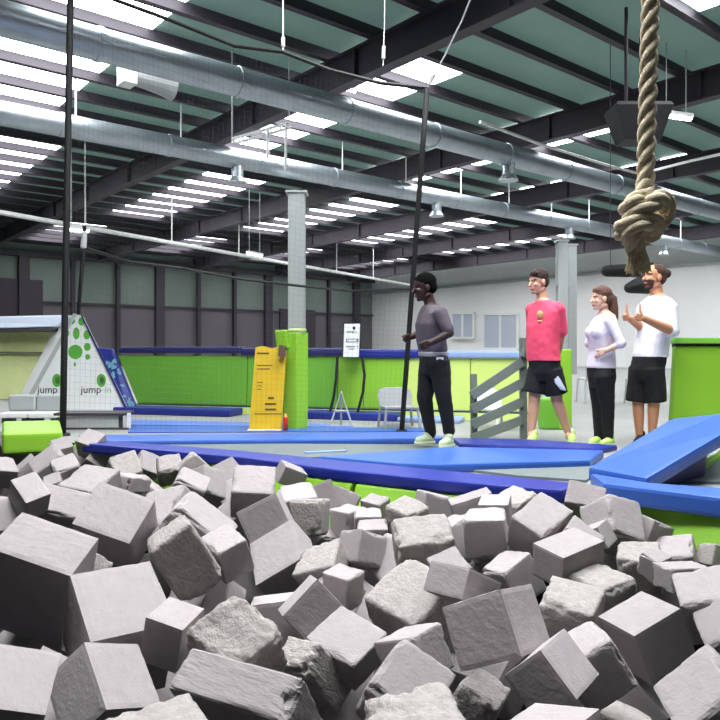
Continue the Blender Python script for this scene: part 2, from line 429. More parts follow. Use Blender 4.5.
pad('flat pale blue mat behind the yellow board, at the foot of the green wall', [(132, 419.5), (330, 424), (330, 426.5), (131, 424.5)], 0.014, mat('mid blue vinyl', (78, 112, 190), .5), 'flat blue mats', 'floor_mat', bv=.004, cat='mat')
pad('flat blue mat between the lime post and the long blue pad', [(130, 425.4), (330, 427.3), (433, 427.5), (428, 430.8), (128, 432)], 0.014, BLUE, 'flat blue mats', 'floor_mat', bv=.004, cat='mat')
# lime lines of the frames beside the beds
for lab, p, q in (('thin lime edging strip below the bright blue pad', (446, 467.5), (590, 461.5)), ('lime edging strip at the right edge beside the tilted pad', (686, 481), (742, 445)), ('pale edging strip at the left end of the grey bed', (305, 455.5), (346, 453.5))):
    a, b = G(*p), G(*q); bm = B(); h = .012 if 'pale' in lab else .05
    bar(bm, a + V((0, 0, h / 2 + (.02 if 'pale' in lab else 0))), b + V((0, 0, h / 2 + (.02 if 'pale' in lab else 0))), 0.06, h)
    single('edging_strip', bm, LIME if 'lime' in lab else PALEB, lab, 'edging', (a + b) / 2, 'edging strips between pads')
# tilted wedge pad on the right
top = [HP(588, 467, .14), HP(647, 478, .14), HP(724, 432, .36), HP(724, 413, .38), HP(672, 418, .36)]
c = sum(top, V()) / 5; c.z = 0
th = Thing('tilted_pad', 'big tilted blue pad rising to the right towards the lime wall', 'pad', c, 'blue trampoline pads')
bm = B(); prism(bm, top, (0, 0, -.10)); bevel(bm, .025); th.part('pad_top', bm, BLUE)
bm = B(); c2 = sum(top, V()) / 5
lo = [V((p.lerp(c2, .38).x, p.lerp(c2, .38).y, 0)) for p in top]; hi = [p.lerp(c2, .36) + V((0, 0, -.09)) for p in top]
loft(bm, [lo, hi]); th.part('dark_void_base', bm, NAVY)  # navy colour stands in for the dark void under the pad
# lime padding hanging over the pit lip
def lip_pad(a, b, label, m, z1=-0.004, z0=-0.45):
    d = (b - a).normalized(); nrm = V((d.y, -d.x, 0))
    if nrm.y > 0: nrm = -nrm
    bm = B(); prism(bm, [a + V((0, 0, z0)), b + V((0, 0, z0)), b + V((0, 0, z1)), a + V((0, 0, z1))], nrm * 0.07)
    for v in bm.verts:
        if v.co.z < z0 + .01: v.co += nrm * .20
    bevel(bm, .015)
    single('pit_edge_padding', bm, m, label, 'padding', (a + b) / 2 + V((0, 0, z0)), 'lime padding along the pit lip')
lip_pad(LIP[2], LIP[3] + V((-.02, .01, 0)), 'lime padding under the left part of the long pit edge pad', LIME)
lip_pad(LIP[3], LIP[4], 'lime padding under the middle of the pit edge, below the jumper', LIME)
lip_pad(LIP[4] + V((.02, 0, 0)), LIP[5], 'lime padding behind the tall pair of foam cubes right of centre', LIME)
lip_pad(LIP[5] + V((.01, 0, 0)), LIP[6], 'wrinkled lime padding under the wide blue pad at the right', LIME)
lip_pad(LIP[6] + V((.02, 0, 0)), LIP[6].lerp(LIP[7], .35), 'lime padding at the far right end of the pit edge', LIME)

# ---------------------------------------------------------------- padded far wall
WA, WB = G(137, 411), G(470, 420)
WD = (WB - WA).normalized(); WN = V((WD.y, -WD.x, 0))          # along the wall, and out of it towards the pit
def wd(px):
    u = (px - CX) / F
    return WA.dot(WN) / (u * WN.x + WN.y)
def wp(px, z, out=0.0, lean=0.06):
    D = wd(px); p = P(px, CY, D); p.z = z
    return p + WN * (out - lean * z)
def wall_pad(x0, x1, m, label, z1=0.86, xt=None):
    c = wp((x0 + x1) / 2, 0)
    th = Thing('wall_pad', label, 'wall pad', c, 'padded panels of the far wall')
    bm = B(); prism(bm, [wp(x0 + .3, .12), wp(x1 - .3, .12), wp(x1 - .3, z1), wp(xt or x0 + .3, z1)], WN * -.08); bevel(bm, .015); th.part('panel', bm, m)
    bm = B(); prism(bm, [wp(x0, .0, .03), wp(x1, .0, .03), wp(x1, .10, .03), wp(x0, .10, .03)], WN * -.08); th.part('foot_strip', bm, LIMEY)
    bm = B(); prism(bm, [wp(x0, .09, .02), wp(x1, .09, .02), wp(x1, .12, .02), wp(x0, .12, .02)], WN * -.08); th.part('dark_seam', bm, NAVY)
    return th
wall_pad(137, 246, GREEN, 'green wall pad left of the yellow board', xt=116)
wall_pad(246, 337, GREEN, 'green wall pad behind the lime post and yellow board')
wall_pad(337, 363, LIME, 'narrow lime wall pad directly below the white notice')
wall_pad(363, 404, LIME, 'lime wall pad between the black strap and the right net pole')
wall_pad(404, 470, LIMEY, 'yellow green wall pad behind the jumping person')
wall_pad(470, 530, LIMEY, 'yellow green wall pad behind the slatted gate')
def top_pad(x0, x1, z0, z1, m, label, out=0.05):
    bm = B(); prism(bm, [wp(x0, z0, out), wp(x1, z0, out), wp(x1, z1, out), wp(x0, z1, out)], WN * -.3); bevel(bm, .03)
    single('wall_top_pad', bm, m, label, 'pad', wp((x0 + x1) / 2, z0), 'pads along the top of the far wall')
top_pad(118, 240, .90, 1.00, NAVY, 'navy top pad over the green wall pad, left of the yellow board')
top_pad(240, 345, .87, .98, NAVY, 'navy top pad behind the lime post')
top_pad(345, 425, .84, .96, BLUED, 'deep blue top pad below and right of the white notice')
top_pad(425, 532, .84, .94, PALEB, 'pale blue top pad behind the jumper and above the slatted gate')
# pads on the floor at its foot
def foot_pad(x0, x1, o0, o1, z, m, label):
    bm = B(); prism(bm, [wp(x0, 0, o0), wp(x1, 0, o0), wp(x1, 0, o1), wp(x0, 0, o1)], (0, 0, z)); bevel(bm, .02)
    c = (wp(x0, 0, o0) + wp(x1, 0, o1)) / 2
    single('floor_pad', bm, m, label, 'pad', c, 'floor pads at the foot of the far wall')
foot_pad(134, 246, .10, .55, .10, BLUED, 'deep blue floor pad at the foot of the green wall')
foot_pad(300, 404, .10, .50, .10, BLUED, 'deep blue floor pad behind the metal stand')
foot_pad(406, 466, .10, .55, .06, PALEB, 'pale floor pad behind the jumping person')
# black straps down the wall
for pts, lab in (([(337.5, 357), (336, 380), (333.5, 398), (329, 416)], 'black strap hanging in front of the wall, left of the notice edge'), ([(362, 357), (364.5, 375), (363, 392), (357, 414)], 'bowed black strap hanging below the right edge of the notice')):
    bm = B(); tube(bm, [P(x, y, wd(x) - .35) for x, y in pts], .022, 6)
    single('net_strap', bm, BLACK, lab, 'strap', P(pts[-1][0], pts[-1][1], wd(pts[-1][0]) - .35), 'black straps on the far wall')
# blue slanted wing pad with a pale splash print
th = Thing('wing_pad', 'blue slanted wing pad with a pale splash print right of the white triangle', 'pad', G(132, 413))
a = [P(92, 347, 11.2), P(112, 349, 11.15), P(137, 411, 10.85), P(127, 414, 10.8)]
bm = B(); prism(bm, a, (0, .1, 0)); bevel(bm, .015); th.part('panel', bm, BLUED)
bm = B()
rnd = random.Random(4)
for k in range(34):
    v = rnd.random(); u = rnd.random()
    if v < .18: continue
    l = a[0].lerp(a[3], v); r = a[1].lerp(a[2], v); p = l.lerp(r, .35 + .55 * u) + V((0, -.012, 0)); s = rnd.uniform(.015, .04)
    bm.faces.new([bm.verts.new(p + V((math.cos(q) * s, 0, math.sin(q) * s * 1.5))) for q in [2 * math.pi * j / 6 for j in range(6)]])
th.part('splash_print', bm, mat('splash print', (120, 170, 190), .6))
# left bay: lit sloping wall with a pale blue top pad and white diagonal
th = Thing('wall_pad', 'pale lime wall pad at the left frame edge below a pale blue rail', 'wall pad', P(10, 400, 13.8), 'padded panels of the far wall')
bm = B(); prism(bm, [P(-60, 399, 13.9), P(20, 399, 13.7), P(54, 331, 14.2), P(-60, 331, 14.4)], (0, .1, 0)); bevel(bm, .015); th.part('panel', bm, LIMEP)
bm = B(); prism(bm, [P(-60, 352.5, 14.1), P(44, 353.5, 13.9), P(44, 352, 13.9), P(-60, 351, 14.1)], (0, .1, 0)); th.part('dark_seam', bm, FENCE)
bm = B(); prism(bm, [P(16, 403, 13.5), P(25, 403, 13.4), P(70, 326, 13.9), P(55, 328, 14.0)], (0, .12, 0)); th.part('white_diagonal', bm, WHITE)
bm = B(); prism(bm, [P(-60, 330, 14.0), P(56, 327, 13.8), P(68, 315, 13.9), P(-60, 317.5, 14.2)], (0, .5, 0)); bevel(bm, .03)
single('wall_top_pad', bm, mat('very pale blue vinyl', (206, 214, 232), .5), 'pale blue rail pad at the far left beside the white triangle', 'pad', P(10, 330, 14), 'pads along the top of the far wall')
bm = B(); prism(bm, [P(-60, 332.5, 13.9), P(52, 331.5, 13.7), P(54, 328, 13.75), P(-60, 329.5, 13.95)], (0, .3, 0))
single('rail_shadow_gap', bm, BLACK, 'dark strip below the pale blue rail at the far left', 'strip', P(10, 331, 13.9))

# ---------------------------------------------------------------- white triangle with prints
A0, A1, A2 = P(20, 412, 10.9), P(128, 412, 10.7), P(81, 315, 11.35)
th = Thing('divider_panel', 'white triangular divider printed with green dots and two small logos', 'divider', P(74, 414, 10.85))
nrm = (A1 - A0).cross(A2 - A0).normalized()
if nrm.y > 0: nrm = -nrm
def onp(px, py, off=0.006):
    d = P(px, py, 1.0) - V((0, 0, EYE)); o = V((0, 0, EYE)); k = (A0 - o).dot(nrm) / d.dot(nrm)
    return o + d * k + nrm * off
A3 = onp(74, 314, 0)
bm = B(); prism(bm, [A0, A1, A2, A3], -nrm * .10); bevel(bm, .012); pan = th.part('panel', bm, WHITE)
bm = B(); prism(bm, [onp(20, 412), onp(24.5, 412), onp(77, 314.5), onp(74, 314)], nrm * .02); th.part('edge_band', bm, GREYP)
bm = B(); prism(bm, [onp(127, 412), onp(129.5, 412), onp(83, 316), onp(81, 315)], nrm * .02); th.part('edge_band', bm, NAVY)
def dot(x, y, rx, ry, m, name='dot_print'):
    bm = B(); bm.faces.new([bm.verts.new(onp(x + rx * math.cos(q), y + ry * math.sin(q))) for q in [2 * math.pi * j / 20 for j in range(20)]])
    link(name, bm, m, th.loc, pan)
for x, y, rx, ry in ((75.5, 352, 7.2, 7.2), (76.5, 333.5, 3.4, 6), (72, 321, 3.2, 3.6), (81.5, 321.5, 3.2, 4), (87, 335, 3.4, 4.6), (67.5, 333, 2, 4), (66, 345, 2, 4), (87.5, 347, 3.4, 4), (87.8, 357, 2.5, 2.8), (75, 364.5, 1.2, 2.2)):
    dot(x, y, rx, ry, INKG)
rt, up = (A1 - A0), ((A2 + A3) / 2 - (A0 + A1) / 2)
for x in (57, 101.5):
    dot(x, 380.5, 4.6, 6.6, INKG, 'logo_mark'); dot(x + .6, 380.5, 2.2, 3.6, mat('logo shade', (64, 84, 52), .7), 'logo_mark')
for x in (45, 91):
    writing('logo_lettering', 'jump', .165, onp(x + (2.5 if x < 60 else 0), 393, .003), rt, up, INK, th, pan, 1.0)
    writing('logo_lettering', 'in', .16, onp(x + (19 if x < 60 else 17), 393, .003), rt, up, INKP, th, pan, 1.0)

# low steel unit below it, grey chairs and lime block beside it
c = G(96, 430)
th = Thing('low_bench', 'low grey steel bench unit under the white triangle', 'bench', c)
bm = B(); box(bm, P(95, 413.0, 8.75), .84, .4, .03); th.part('seat', bm, DARKS)
bm = B(); box(bm, P(92, 421.5, 8.60), .64, .03, .14); th.part('back_panel', bm, GREYP)
for x in (66, 121, 129):
    bm = B(); p = P(x, 413, 8.62); bar(bm, p, V((p.x, p.y, 0)), .035, .035, up=(0, 1, 0)); th.part('leg', bm, DARKS if x < 125 else WHITE)
bm = B(); bar(bm, P(66, 429, 8.6), P(129, 429, 8.6), .03, .03); th.part('stretcher', bm, DARKS)
top = [HP(2, 421, .2), HP(60, 420, .2), HP(63, 431, .2), HP(2, 433, .2)]
bm = B(); prism(bm, top, (0, 0, -.2)); bevel(bm, .04, 3)
single('foam_block', bm, LIME, 'lime green padded block beside the left net pole at the pit edge', 'block', sum(top, V()) / 4 - V((0, 0, .2)))
def plastic_chair(px, py, D, m, label, yaw=0.0, group='pale plastic chairs', h=1.0):
    f = P(px, py, D); f.z = 0
    th = Thing('plastic_chair', label, 'chair', f, group)
    R = Matrix.Rotation(yaw, 3, 'Z')
    L = lambda x, y, z: f + R @ V((x, y, z * h))
    bm = B(); prism(bm, [L(-.21, -.2, .42), L(.21, -.2, .42), L(.19, .2, .40), L(-.19, .2, .40)], (0, 0, .03)); bevel(bm, .01); th.part('seat', bm, m)
    bm = B()
    pts = [(-.20, .42), (.20, .42), (.22, .66), (.20, .78), (.12, .83), (-.12, .83), (-.20, .78), (-.22, .66)]
    prism(bm, [L(x, .2 + (z - .42) * .2, z) for x, z in pts], R @ V((0, .025, 0))); bevel(bm, .008); th.part('backrest', bm, m)
    for x, y in ((-.19, -.18), (.19, -.18), (-.19, .2), (.19, .2)):
        bm = B(); tube(bm, [L(x, y, .41), L(x * 1.15, y * 1.15, 0)], .018, 6); th.part('leg', bm, m)
for px, lab in ((19, 'grey padded seat at the left frame edge behind the lime block'), (47.5, 'grey padded seat in front of the white triangle, beside the left net pole')):
    f = P(px, 410, 9.5); f.z = 0
    th = Thing('padded_stool', lab, 'stool', f, 'grey padded seats')
    bm = B(); box(bm, f + V((0, 0, .10)), .36, .36, .07); bevel(bm, .02); th.part('seat', bm, WHITE)
    bm = B(); box(bm, f + V((0, .12, .245)), .37, .10, .22); bevel(bm, .045, 3); th.part('backrest', bm, GREYP)
    for x in (-.13, .13): bm = B(); box(bm, f + V((x, 0, .033)), .05, .30, .066); th.part('leg', bm, DARKS)
plastic_chair(399, 430, 8.75, mat('pale grey plastic', (150, 152, 154), .5), 'pale grey plastic chair behind the foot of the right net pole', .15, h=.58)
plastic_chair(500, 425, 8.55, WHITE, 'white plastic chair seen through the slats of the gate', .5, h=.58)
plastic_chair(543, 415, 11.5, WHITE, 'white plastic chair seen between the legs in black shorts', 3.3, h=.8)
plastic_chair(640, 415, 12.5, GREYP, 'grey chair seen between the bare legs under the black shorts at right', 3.0)
plastic_chair(592, 412, 13.0, GREYP, 'grey chair left of the black leggings', 3.2)

# ---------------------------------------------------------------- yellow board, lime post, stand, notice
th = Thing('sign_board', 'yellow free-standing sign board with dark lines of print', 'sign', G(265, 431))
a = [P(249, 430, 8.42), P(281, 430, 8.42), P(286.5, 350, 8.5), P(279, 346.5, 8.5), P(272, 348.5, 8.5), P(262, 346, 8.5), P(255.5, 347.5, 8.5)]
bm = B(); prism(bm, a, (0, .05, 0)); th.part('board', bm, YELL)
bm = B(); box(bm, P(265, 430.5, 8.43), .40, .14, .025); th.part('foot', bm, WHITE)
bd = lambda y: 8.416 + .08 * (430 - y) / 82
for x0, x1, y, h in ((257, 269, 352.5, 1.6), (257, 272, 365, .7), (257, 270, 368.5, .9), (257, 263, 382, .7), (257, 262, 385.5, .7), (257, 261, 389, .7), (268, 274, 397, 2.0), (265, 276, 403, 1.8), (265, 276, 408.5, 1.8), (254, 282, 413.5, .5)):
    bm = B(); prism(bm, [P(x0, y + h, bd(y + h)), P(x1, y + h, bd(y + h)), P(x1, y, bd(y)), P(x0, y, bd(y))], (0, .01, 0)); th.part('print_line', bm, mat('brown ink', (96, 78, 22), .8))
bm = B(); prism(bm, [P(278, 356, 8.40), P(285.5, 357.5, 8.40), P(285.5, 346, 8.46), P(279, 345, 8.46)], (0, .04, 0)); th.part('dark_corner', bm, mat('dark brown print', (66, 46, 40), .8))
th = Thing('bottle', 'small red bottle with a pale tip beside the yellow board', 'bottle', G(285.5, 431.5))
p = G(285.5, 431.5)
bm = B(); tube(bm, [p, p + V((0, 0, .16)), p + V((0, 0, .175))], [.030, .030, .018], 12); th.part('bottle_body', bm, REDM, smooth=True)
bm = B(); tube(bm, [p + V((0, 0, .172)), p + V((0, 0, .21))], [.02, .010], 10); th.part('cap', bm, mat('cap', (230, 190, 90), .5))
f = P(295, 350, 8.64); f.z = 0
th = Thing('padded_post', 'lime padded post with a notched top standing right of the yellow board', 'post', f)
q0 = [V((-.155, .02, 0)), V((.03, -.10, 0)), V((.155, .05, 0)), V((-.03, .17, 0))]
bm = B(); loft(bm, [[f + p for p in q0], [f + p * 1.04 + V((0, 0, 1.16)) for p in q0]]); bevel(bm, .02, 3); th.part('post_padding', bm, LIME)
bm = B(); q1 = [V((-.25, -.01, 0)), V((-.10, -.09, 0)), V((-.06, .05, 0)), V((-.2, .12, 0))]
loft(bm, [[f + p * .97 + V((.02, 0, .97)) for p in q1], [f + p + V((0, 0, 1.19)) for p in q1]]); bevel(bm, .02, 2); th.part('top_flap', bm, LIME)
bm = B(); box(bm, f + V((.03, .02, 1.19)), .2, .16, .03); bevel(bm, .008); th.part('cap', bm, LIMEY)
th = Thing('metal_stand', 'pale metal stand shaped like the letter A in front of the lime wall', 'stand', P(341, 430, 8.7).xy.to_3d())
bm = B(); a, b1, b2 = P(341, 392, 8.7), P(328.5, 431, 8.6), P(354, 431, 8.6)
tube(bm, [b1, a, b2], .016, 6); th.part('front_frame', bm, GREYP)
bm = B(); tube(bm, [P(335, 411, 8.65), P(347.5, 411, 8.65)], .012, 6); th.part('crossbar', bm, GREYP)
bm = B(); box(bm, P(341, 427.5, 8.62), .30, .05, .05); th.part('base_bar', bm, PALEB)
bm = B(); tube(bm, [a, P(341, 428, 9.1)], .014, 6); th.part('rear_leg', bm, GREYP)
D = wd(351) - .3
th = Thing('notice_board', 'white upright notice with a small logo and grey print above the far wall', 'sign', P(351.5, 358, D))
bm = B(); prism(bm, [P(342, 357.5, D), P(359.5, 357.5, D), P(361.2, 322.5, D), P(343.2, 322.5, D)], (0, .04, 0)); th.part('frame', bm, BLACK)
bm = B(); prism(bm, [P(343.2, 357, D - .01), P(358.8, 357, D - .01), P(360, 323.8, D - .01), P(344.3, 323.8, D - .01)], (0, .02, 0)); sh = th.part('sheet', bm, WHITE)
bm = B(); bm.faces.new([bm.verts.new(P(354 + 1.5 * math.cos(q), 328 + 1.8 * math.sin(q), D - .014)) for q in [2 * math.pi * j / 14 for j in range(14)]]); link('logo_mark', bm, INK, th.loc, sh)
writing('logo_lettering', 'jump', .05, P(350.5, 332.4, D - .014), (1, 0, 0), (0, 0, 1), INK, th, sh)
writing('logo_lettering', 'in', .05, P(355.6, 332.4, D - .014), (1, 0, 0), (0, 0, 1), INKP, th, sh)
for x0, x1, y, h in ((346, 358.5, 338.8, .7), (346, 358.5, 341.4, .9), (346, 347.2, 339, 3), (356.5, 358.5, 339, 3), (346, 355, 346, 1.2), (348.5, 354, 348.6, 1.0), (357, 358, 345.5, 2)):
    bm = B(); bm.faces.new([bm.verts.new(P(x, yy, D - .013)) for x, yy in ((x0, y + h), (x1, y + h), (x1, y), (x0, y))]); link('print_line', bm, mat('grey ink', (120, 120, 128), .8), th.loc, sh)
bm = B(); tube(bm, [P(344, 357, D + .06), P(344, 352, wd(344)) ], .015, 6); tube(bm, [P(358, 357, D + .06), P(358, 352, wd(358))], .015, 6); th.part('mounting_bracket', bm, BLACK)

# slatted gate beside the pink shirt
th = Thing('slatted_gate', 'grey green timber gate with sloping slats beside the pink shirt', 'gate', G(498, 438))
for x0, y0, y1, w in ((474, 374, 438.5, .065), (523.5, 338, 438.5, .07)):
    bm = B(); a = P(x0, y1, 7.72); b = P(x0 - .5, y0, 7.72); a.z = 0; bar(bm, a, b, w, .07, up=(0, 1, 0)); th.part('post', bm, FENCE)
for ya, yb in ((396, 362), (410, 383), (425, 402), (439, 420)):
    bm = B(); bar(bm, P(471.5, ya, 7.67), P(522, yb, 7.67), .03, .10); bevel(bm, .005); th.part('slat', bm, FENCE)
bm = B(); tube(bm, [P(523, 357, 7.67), P(525.5, 348, 7.67), P(525.8, 338, 7.67)], .032, 8); th.part('curved_end', bm, FENCE)
# lime pad round the right columns
f = G(566, 430)
th = Thing('padded_post', 'lime padded post behind the legs in black and white shorts', 'post', f)
bm = B(); box(bm, f + V((0, .1, .48)), .16, .16, .96); bevel(bm, .02, 3); th.part('post_padding', bm, LIME)
bm = B(); box(bm, f + V((-.17, .12, .19)), .24, .2, .38); bevel(bm, .04, 3); th.part('foot_padding', bm, GREEN)
# lime wall block at the right
th = Thing('wall_pad', 'large lime wall pad with a dark top slit at the right frame edge', 'wall pad', P(720, 420, 7.3).xy.to_3d(), 'padded panels of the far wall')
a, b = P(671, 420, 7.3), P(676, 337, 7.45); w = V((2.4, .5, 0))
bm = B(); prism(bm, [V((a.x, a.y, 0)), V((a.x, a.y, 0)) + w, P(676, 346, 7.4) + w, P(676, 346, 7.4)], (0, .10, 0)); bevel(bm, .02, 2); th.part('panel', bm, LIME)
bm = B(); prism(bm, [P(675.5, 347.5, 7.42), P(675.5, 347.5, 7.42) + w, P(675.5, 343, 7.42) + w, P(675.5, 343, 7.42)], (0, .09, 0)); th.part('dark_slit', bm, BLACK)
bm = B(); prism(bm, [P(674.5, 343.6, 7.36), P(674.5, 343.6, 7.36) + w, P(675.5, 337.5, 7.38) + w, P(675.5, 337.5, 7.38)], (0, .14, 0)); bevel(bm, .012, 2); th.part('top_roll', bm, GREEN)

# ================================================================ NET
NL0, NL1 = P(63.5, 436, 8.0), P(71, -30, 8.0)
NR0, NR1 = P(401.5, 431, 8.35), P(427, 88, 7.7)
ropec = [P(71, -24, 8.0), P(110, -2, 7.95), P(170, 20, 7.9), P(235, 46, 7.85), P(283, 52, 7.8), P(330, 70, 7.78), P(380, 83, 7.74), P(427, 88, 7.7)]
def along(pts, k):
    L = [(b - a).length for a, b in zip(pts, pts[1:])]; d = k * sum(L)
    for i, l in enumerate(L):
        if d <= l or i == len(L) - 1: return pts[i].lerp(pts[i + 1], min(1, d / l))
        d -= l
def net_pt(u, v):
    b = NL0.lerp(NR0, u); t = along(ropec, u)
    p = b.lerp(t, v); return p + V((0, .06 * math.sin(u * 9) * math.sin(math.pi * v), 0))
th = Thing('safety_net', 'fine dark safety net with black rope edges hung between two slim black poles', 'net', (NL0 + NR0) / 2)
bm = B()
for k in range(1, 68): tube(bm, [net_pt(k / 68, j / 20) for j in range(21)], .0007, 3, False)
for k in range(1, 68): tube(bm, [net_pt(j / 30, k / 68) for j in range(31)], .0007, 3, False)
net = th.part('netting', bm, NETM); net['kind'] = 'stuff'
bm = B(); tube(bm, ropec, .022, 8); th.part('top_rope', bm, BLACK)
def pole(a, b, r, label):
    bm = B(); tube(bm, [a.lerp(b, k / 6) for k in range(7)], r, 10)
    th = Thing('net_pole', label, 'pole', a, 'slim black net poles')
    th.part('pole_sleeve', bm, BLKV, smooth=True)
    bm = B(); tube(bm, [a, a + V((0, 0, .03))], [r * 2.4, r * 2], 12); th.part('foot_ring', bm, BLACK)
pole(V((NL0.x, NL0.y - .02, 0)), NL1, .036, 'slim black net pole at the left, in front of the white triangle')
pole(V((NR0.x, NR0.y - .02, 0)), NR1, .030, 'slim leaning black net pole beside the jumping person')
for pts, lab, m, r in (([P(482, -30, 6.9), P(462, 20, 7.25), P(445, 55, 7.5), P(427, 88, 7.7)], 'white cord running up from the top corner of the right net pole', WROPE, .010),
                    ([P(283, -10, 7.8), P(283, 18, 7.8), P(283, 52, 7.8)], 'white cord holding the net top rope near the upper beam', WROPE, .010),
                    ([P(385, -40, 8.4), P(384.5, 20, 8.4), P(383, 66, 8.4)], 'thin pale cord with a hook hanging above the strip lamp', WROPE, .006),
                    ([P(84.5, 226, 11.2), P(84, 245, 11.2), P(81, 280, 11.2), P(78.5, 314, 11.35)], 'black cord rising from the tip of the white triangle', BLACK, .03),
                    ([P(85, 248, 11.3), P(130, 262, 12), P(180, 268, 13), P(240, 279, 14), P(300, 286, 15), P(350, 291, 16), P(410, 289, 17)], 'long sagging black rope across the far cladding', BLACK, .028)):
    bm = B(); tube(bm, pts, r, 6)
    o = Thing('tether', lab, 'cord', pts[-1], 'cords of the net')
    o.part('cord', bm, m)
    if 'hook' in lab or 'upper beam' in lab or 'top corner' in lab:
        q = pts[-1].lerp(pts[-2], .12); bm = B(); tube(bm, [q.lerp(pts[-2], .05), q.lerp(pts[-2], .35)], .022, 8); o.part('buckle', bm, WHITE)
    if 'triangle' in lab:
        bm = B(); capsule(bm, P(84.5, 233, 11.2), .04, P(83.5, 246, 11.2), .05, 8); o.part('hook', bm, WHITE)

# ================================================================ CLIMBING ROPE
RD = 2.2
th = Thing('climbing_rope', 'thick twisted climbing rope with a big knot and frayed end over the pit', 'rope', P(640, 272, RD))
def cat(pts, n):
    out = []
    q = [pts[0]] + pts + [pts[-1]]
    for i in range(1, len(q) - 2):
        for k in range(n):
            t = k / n; a, b, c, d = q[i - 1], q[i], q[i + 1], q[i + 2]
            out.append(.5 * ((2 * b) + (c - a) * t + (2 * a - 5 * b + 4 * c - d) * t * t + (3 * b - a - 3 * c + d) * t ** 3))
    out.append(pts[-1]); return out
def strand(path, ro, rs, pitch, ph):
    u = None; L = 0; pts = []
    for i, p in enumerate(path):
        d = (path[min(i + 1, len(path) - 1)] - path[max(i - 1, 0)]).normalized()
        if u is None: u, w = frame_of(d)
        else: u = (u - d * u.dot(d)).normalized()
        w = d.cross(u)
        if i: L += (p - path[i - 1]).length
        a = ph + 2 * math.pi * L / pitch
        pts.append(p + (u * math.cos(a) + w * math.sin(a)) * ro)
    bm = B(); tube(bm, pts, rs, 8); return bm
lo, hi = P(645, 196, RD), P(651, -12, RD)
topz = ROOF - .2; d = (hi - lo); hi2 = lo + d * ((topz - lo.z) / d.z)
N = 420
for k in range(3):
    th.part('strand', strand([lo.lerp(hi2, j / N) for j in range(N + 1)], .0142, .0146, .156, 2 * math.pi * k / 3), ROPE, smooth=True)
kp = [(645, 184, 0), (643, 197, -.02), (633, 203, -.045), (628, 212, -.02), (640, 222, .04), (658, 222, .045), (667, 210, .02), (661, 199, -.03), (647, 207, -.055), (630, 221, -.05), (622, 231, -.01), (632, 239, .035), (650, 235, .035), (655, 224, -.03), (643, 223, -.06), (632, 234, -.05), (635, 247, -.01), (637, 258, 0)]
kpath = cat([P(x, y, RD + dd) for x, y, dd in kp], 10)
bm = B()
for k in range(3):
    b2 = strand(kpath, .0140, .0160, .16, 2 * math.pi * k / 3); me = bpy.data.meshes.new('t'); b2.to_mesh(me); b2.free(); bm.from_mesh(me); bpy.data.meshes.remove(me)
ellipsoid(bm, P(642, 222, RD), .045, .04, .05)
th.part('knot', bm, ROPE, smooth=True)
bm = B(); rnd = random.Random(5)
c0 = P(637, 246, RD)
for k in range(110):
    a = rnd.uniform(0, 2 * math.pi); r = math.sqrt(rnd.random())
    x = 638 + 13.5 * r * math.cos(a); dd = .035 * r * math.sin(a); y = 270 + rnd.uniform(-5, 6)
    e = P(x, y, RD + dd); m_ = c0.lerp(e, .5) + V((rnd.uniform(-.006, .006), rnd.uniform(-.006, .006), 0)) + (P(637 + 9 * r * math.cos(a), 256, RD + dd) - c0.lerp(e, .5)) * .7
    tube(bm, [c0 + V((.018 * math.cos(a) * r, .018 * math.sin(a) * r, 0)), m_, e], [.005, .0042, .0022], 5)
tube(bm, [P(637, 244, RD), P(637, 252, RD), P(638, 262, RD), P(638, 268, RD)], [.024, .026, .034, .030], 12)
th.part('frayed_end', bm, ROPEF)

# ================================================================ PEOPLE
def limb(bm, pts, rs, off=0.0, f0=0.0, f1=1.0, taper=0.0):
    L = [0]
    for a, b in zip(pts, pts[1:]): L.append(L[-1] + (b - a).length)
    def at(d):
        for i in range(len(pts) - 1):
            if d <= L[i + 1] or i == len(pts) - 2:
                k = (d - L[i]) / max(1e-6, L[i + 1] - L[i]); return pts[i].lerp(pts[i + 1], k), rs[i] + (rs[i + 1] - rs[i]) * k
    ds = sorted(set([f0 * L[-1], f1 * L[-1]] + [x for x in L if f0 * L[-1] < x < f1 * L[-1]] + [L[-1] * (f0 + (f1 - f0) * k / 6) for k in range(7)]))
    q = [at(d) for d in ds]
    for (p1, r1), (p2, r2) in zip(q, q[1:]): capsule(bm, p1, r1 + off, p2, r2 + off, 12)
    return q
def sleeve(bm, pts, rs, off, f0, f1):
    """a cloth tube with a clean cut end"""
    q = limb(B(), pts, rs, 0, f0, f1)
    tube(bm, [p for p, r in q], [r + off for p, r in q], 14)
def ring(c, a, b, lat, fwd, n=20, e=2.4):
    out = []
    for k in range(n):
        t = 2 * math.pi * k / n; x, y = math.cos(t), math.sin(t)
        x = math.copysign(abs(x) ** (2 / e), x); y = math.copysign(abs(y) ** (2 / e), y)
        out.append(c + lat * a * x + fwd * b * y)
    return out
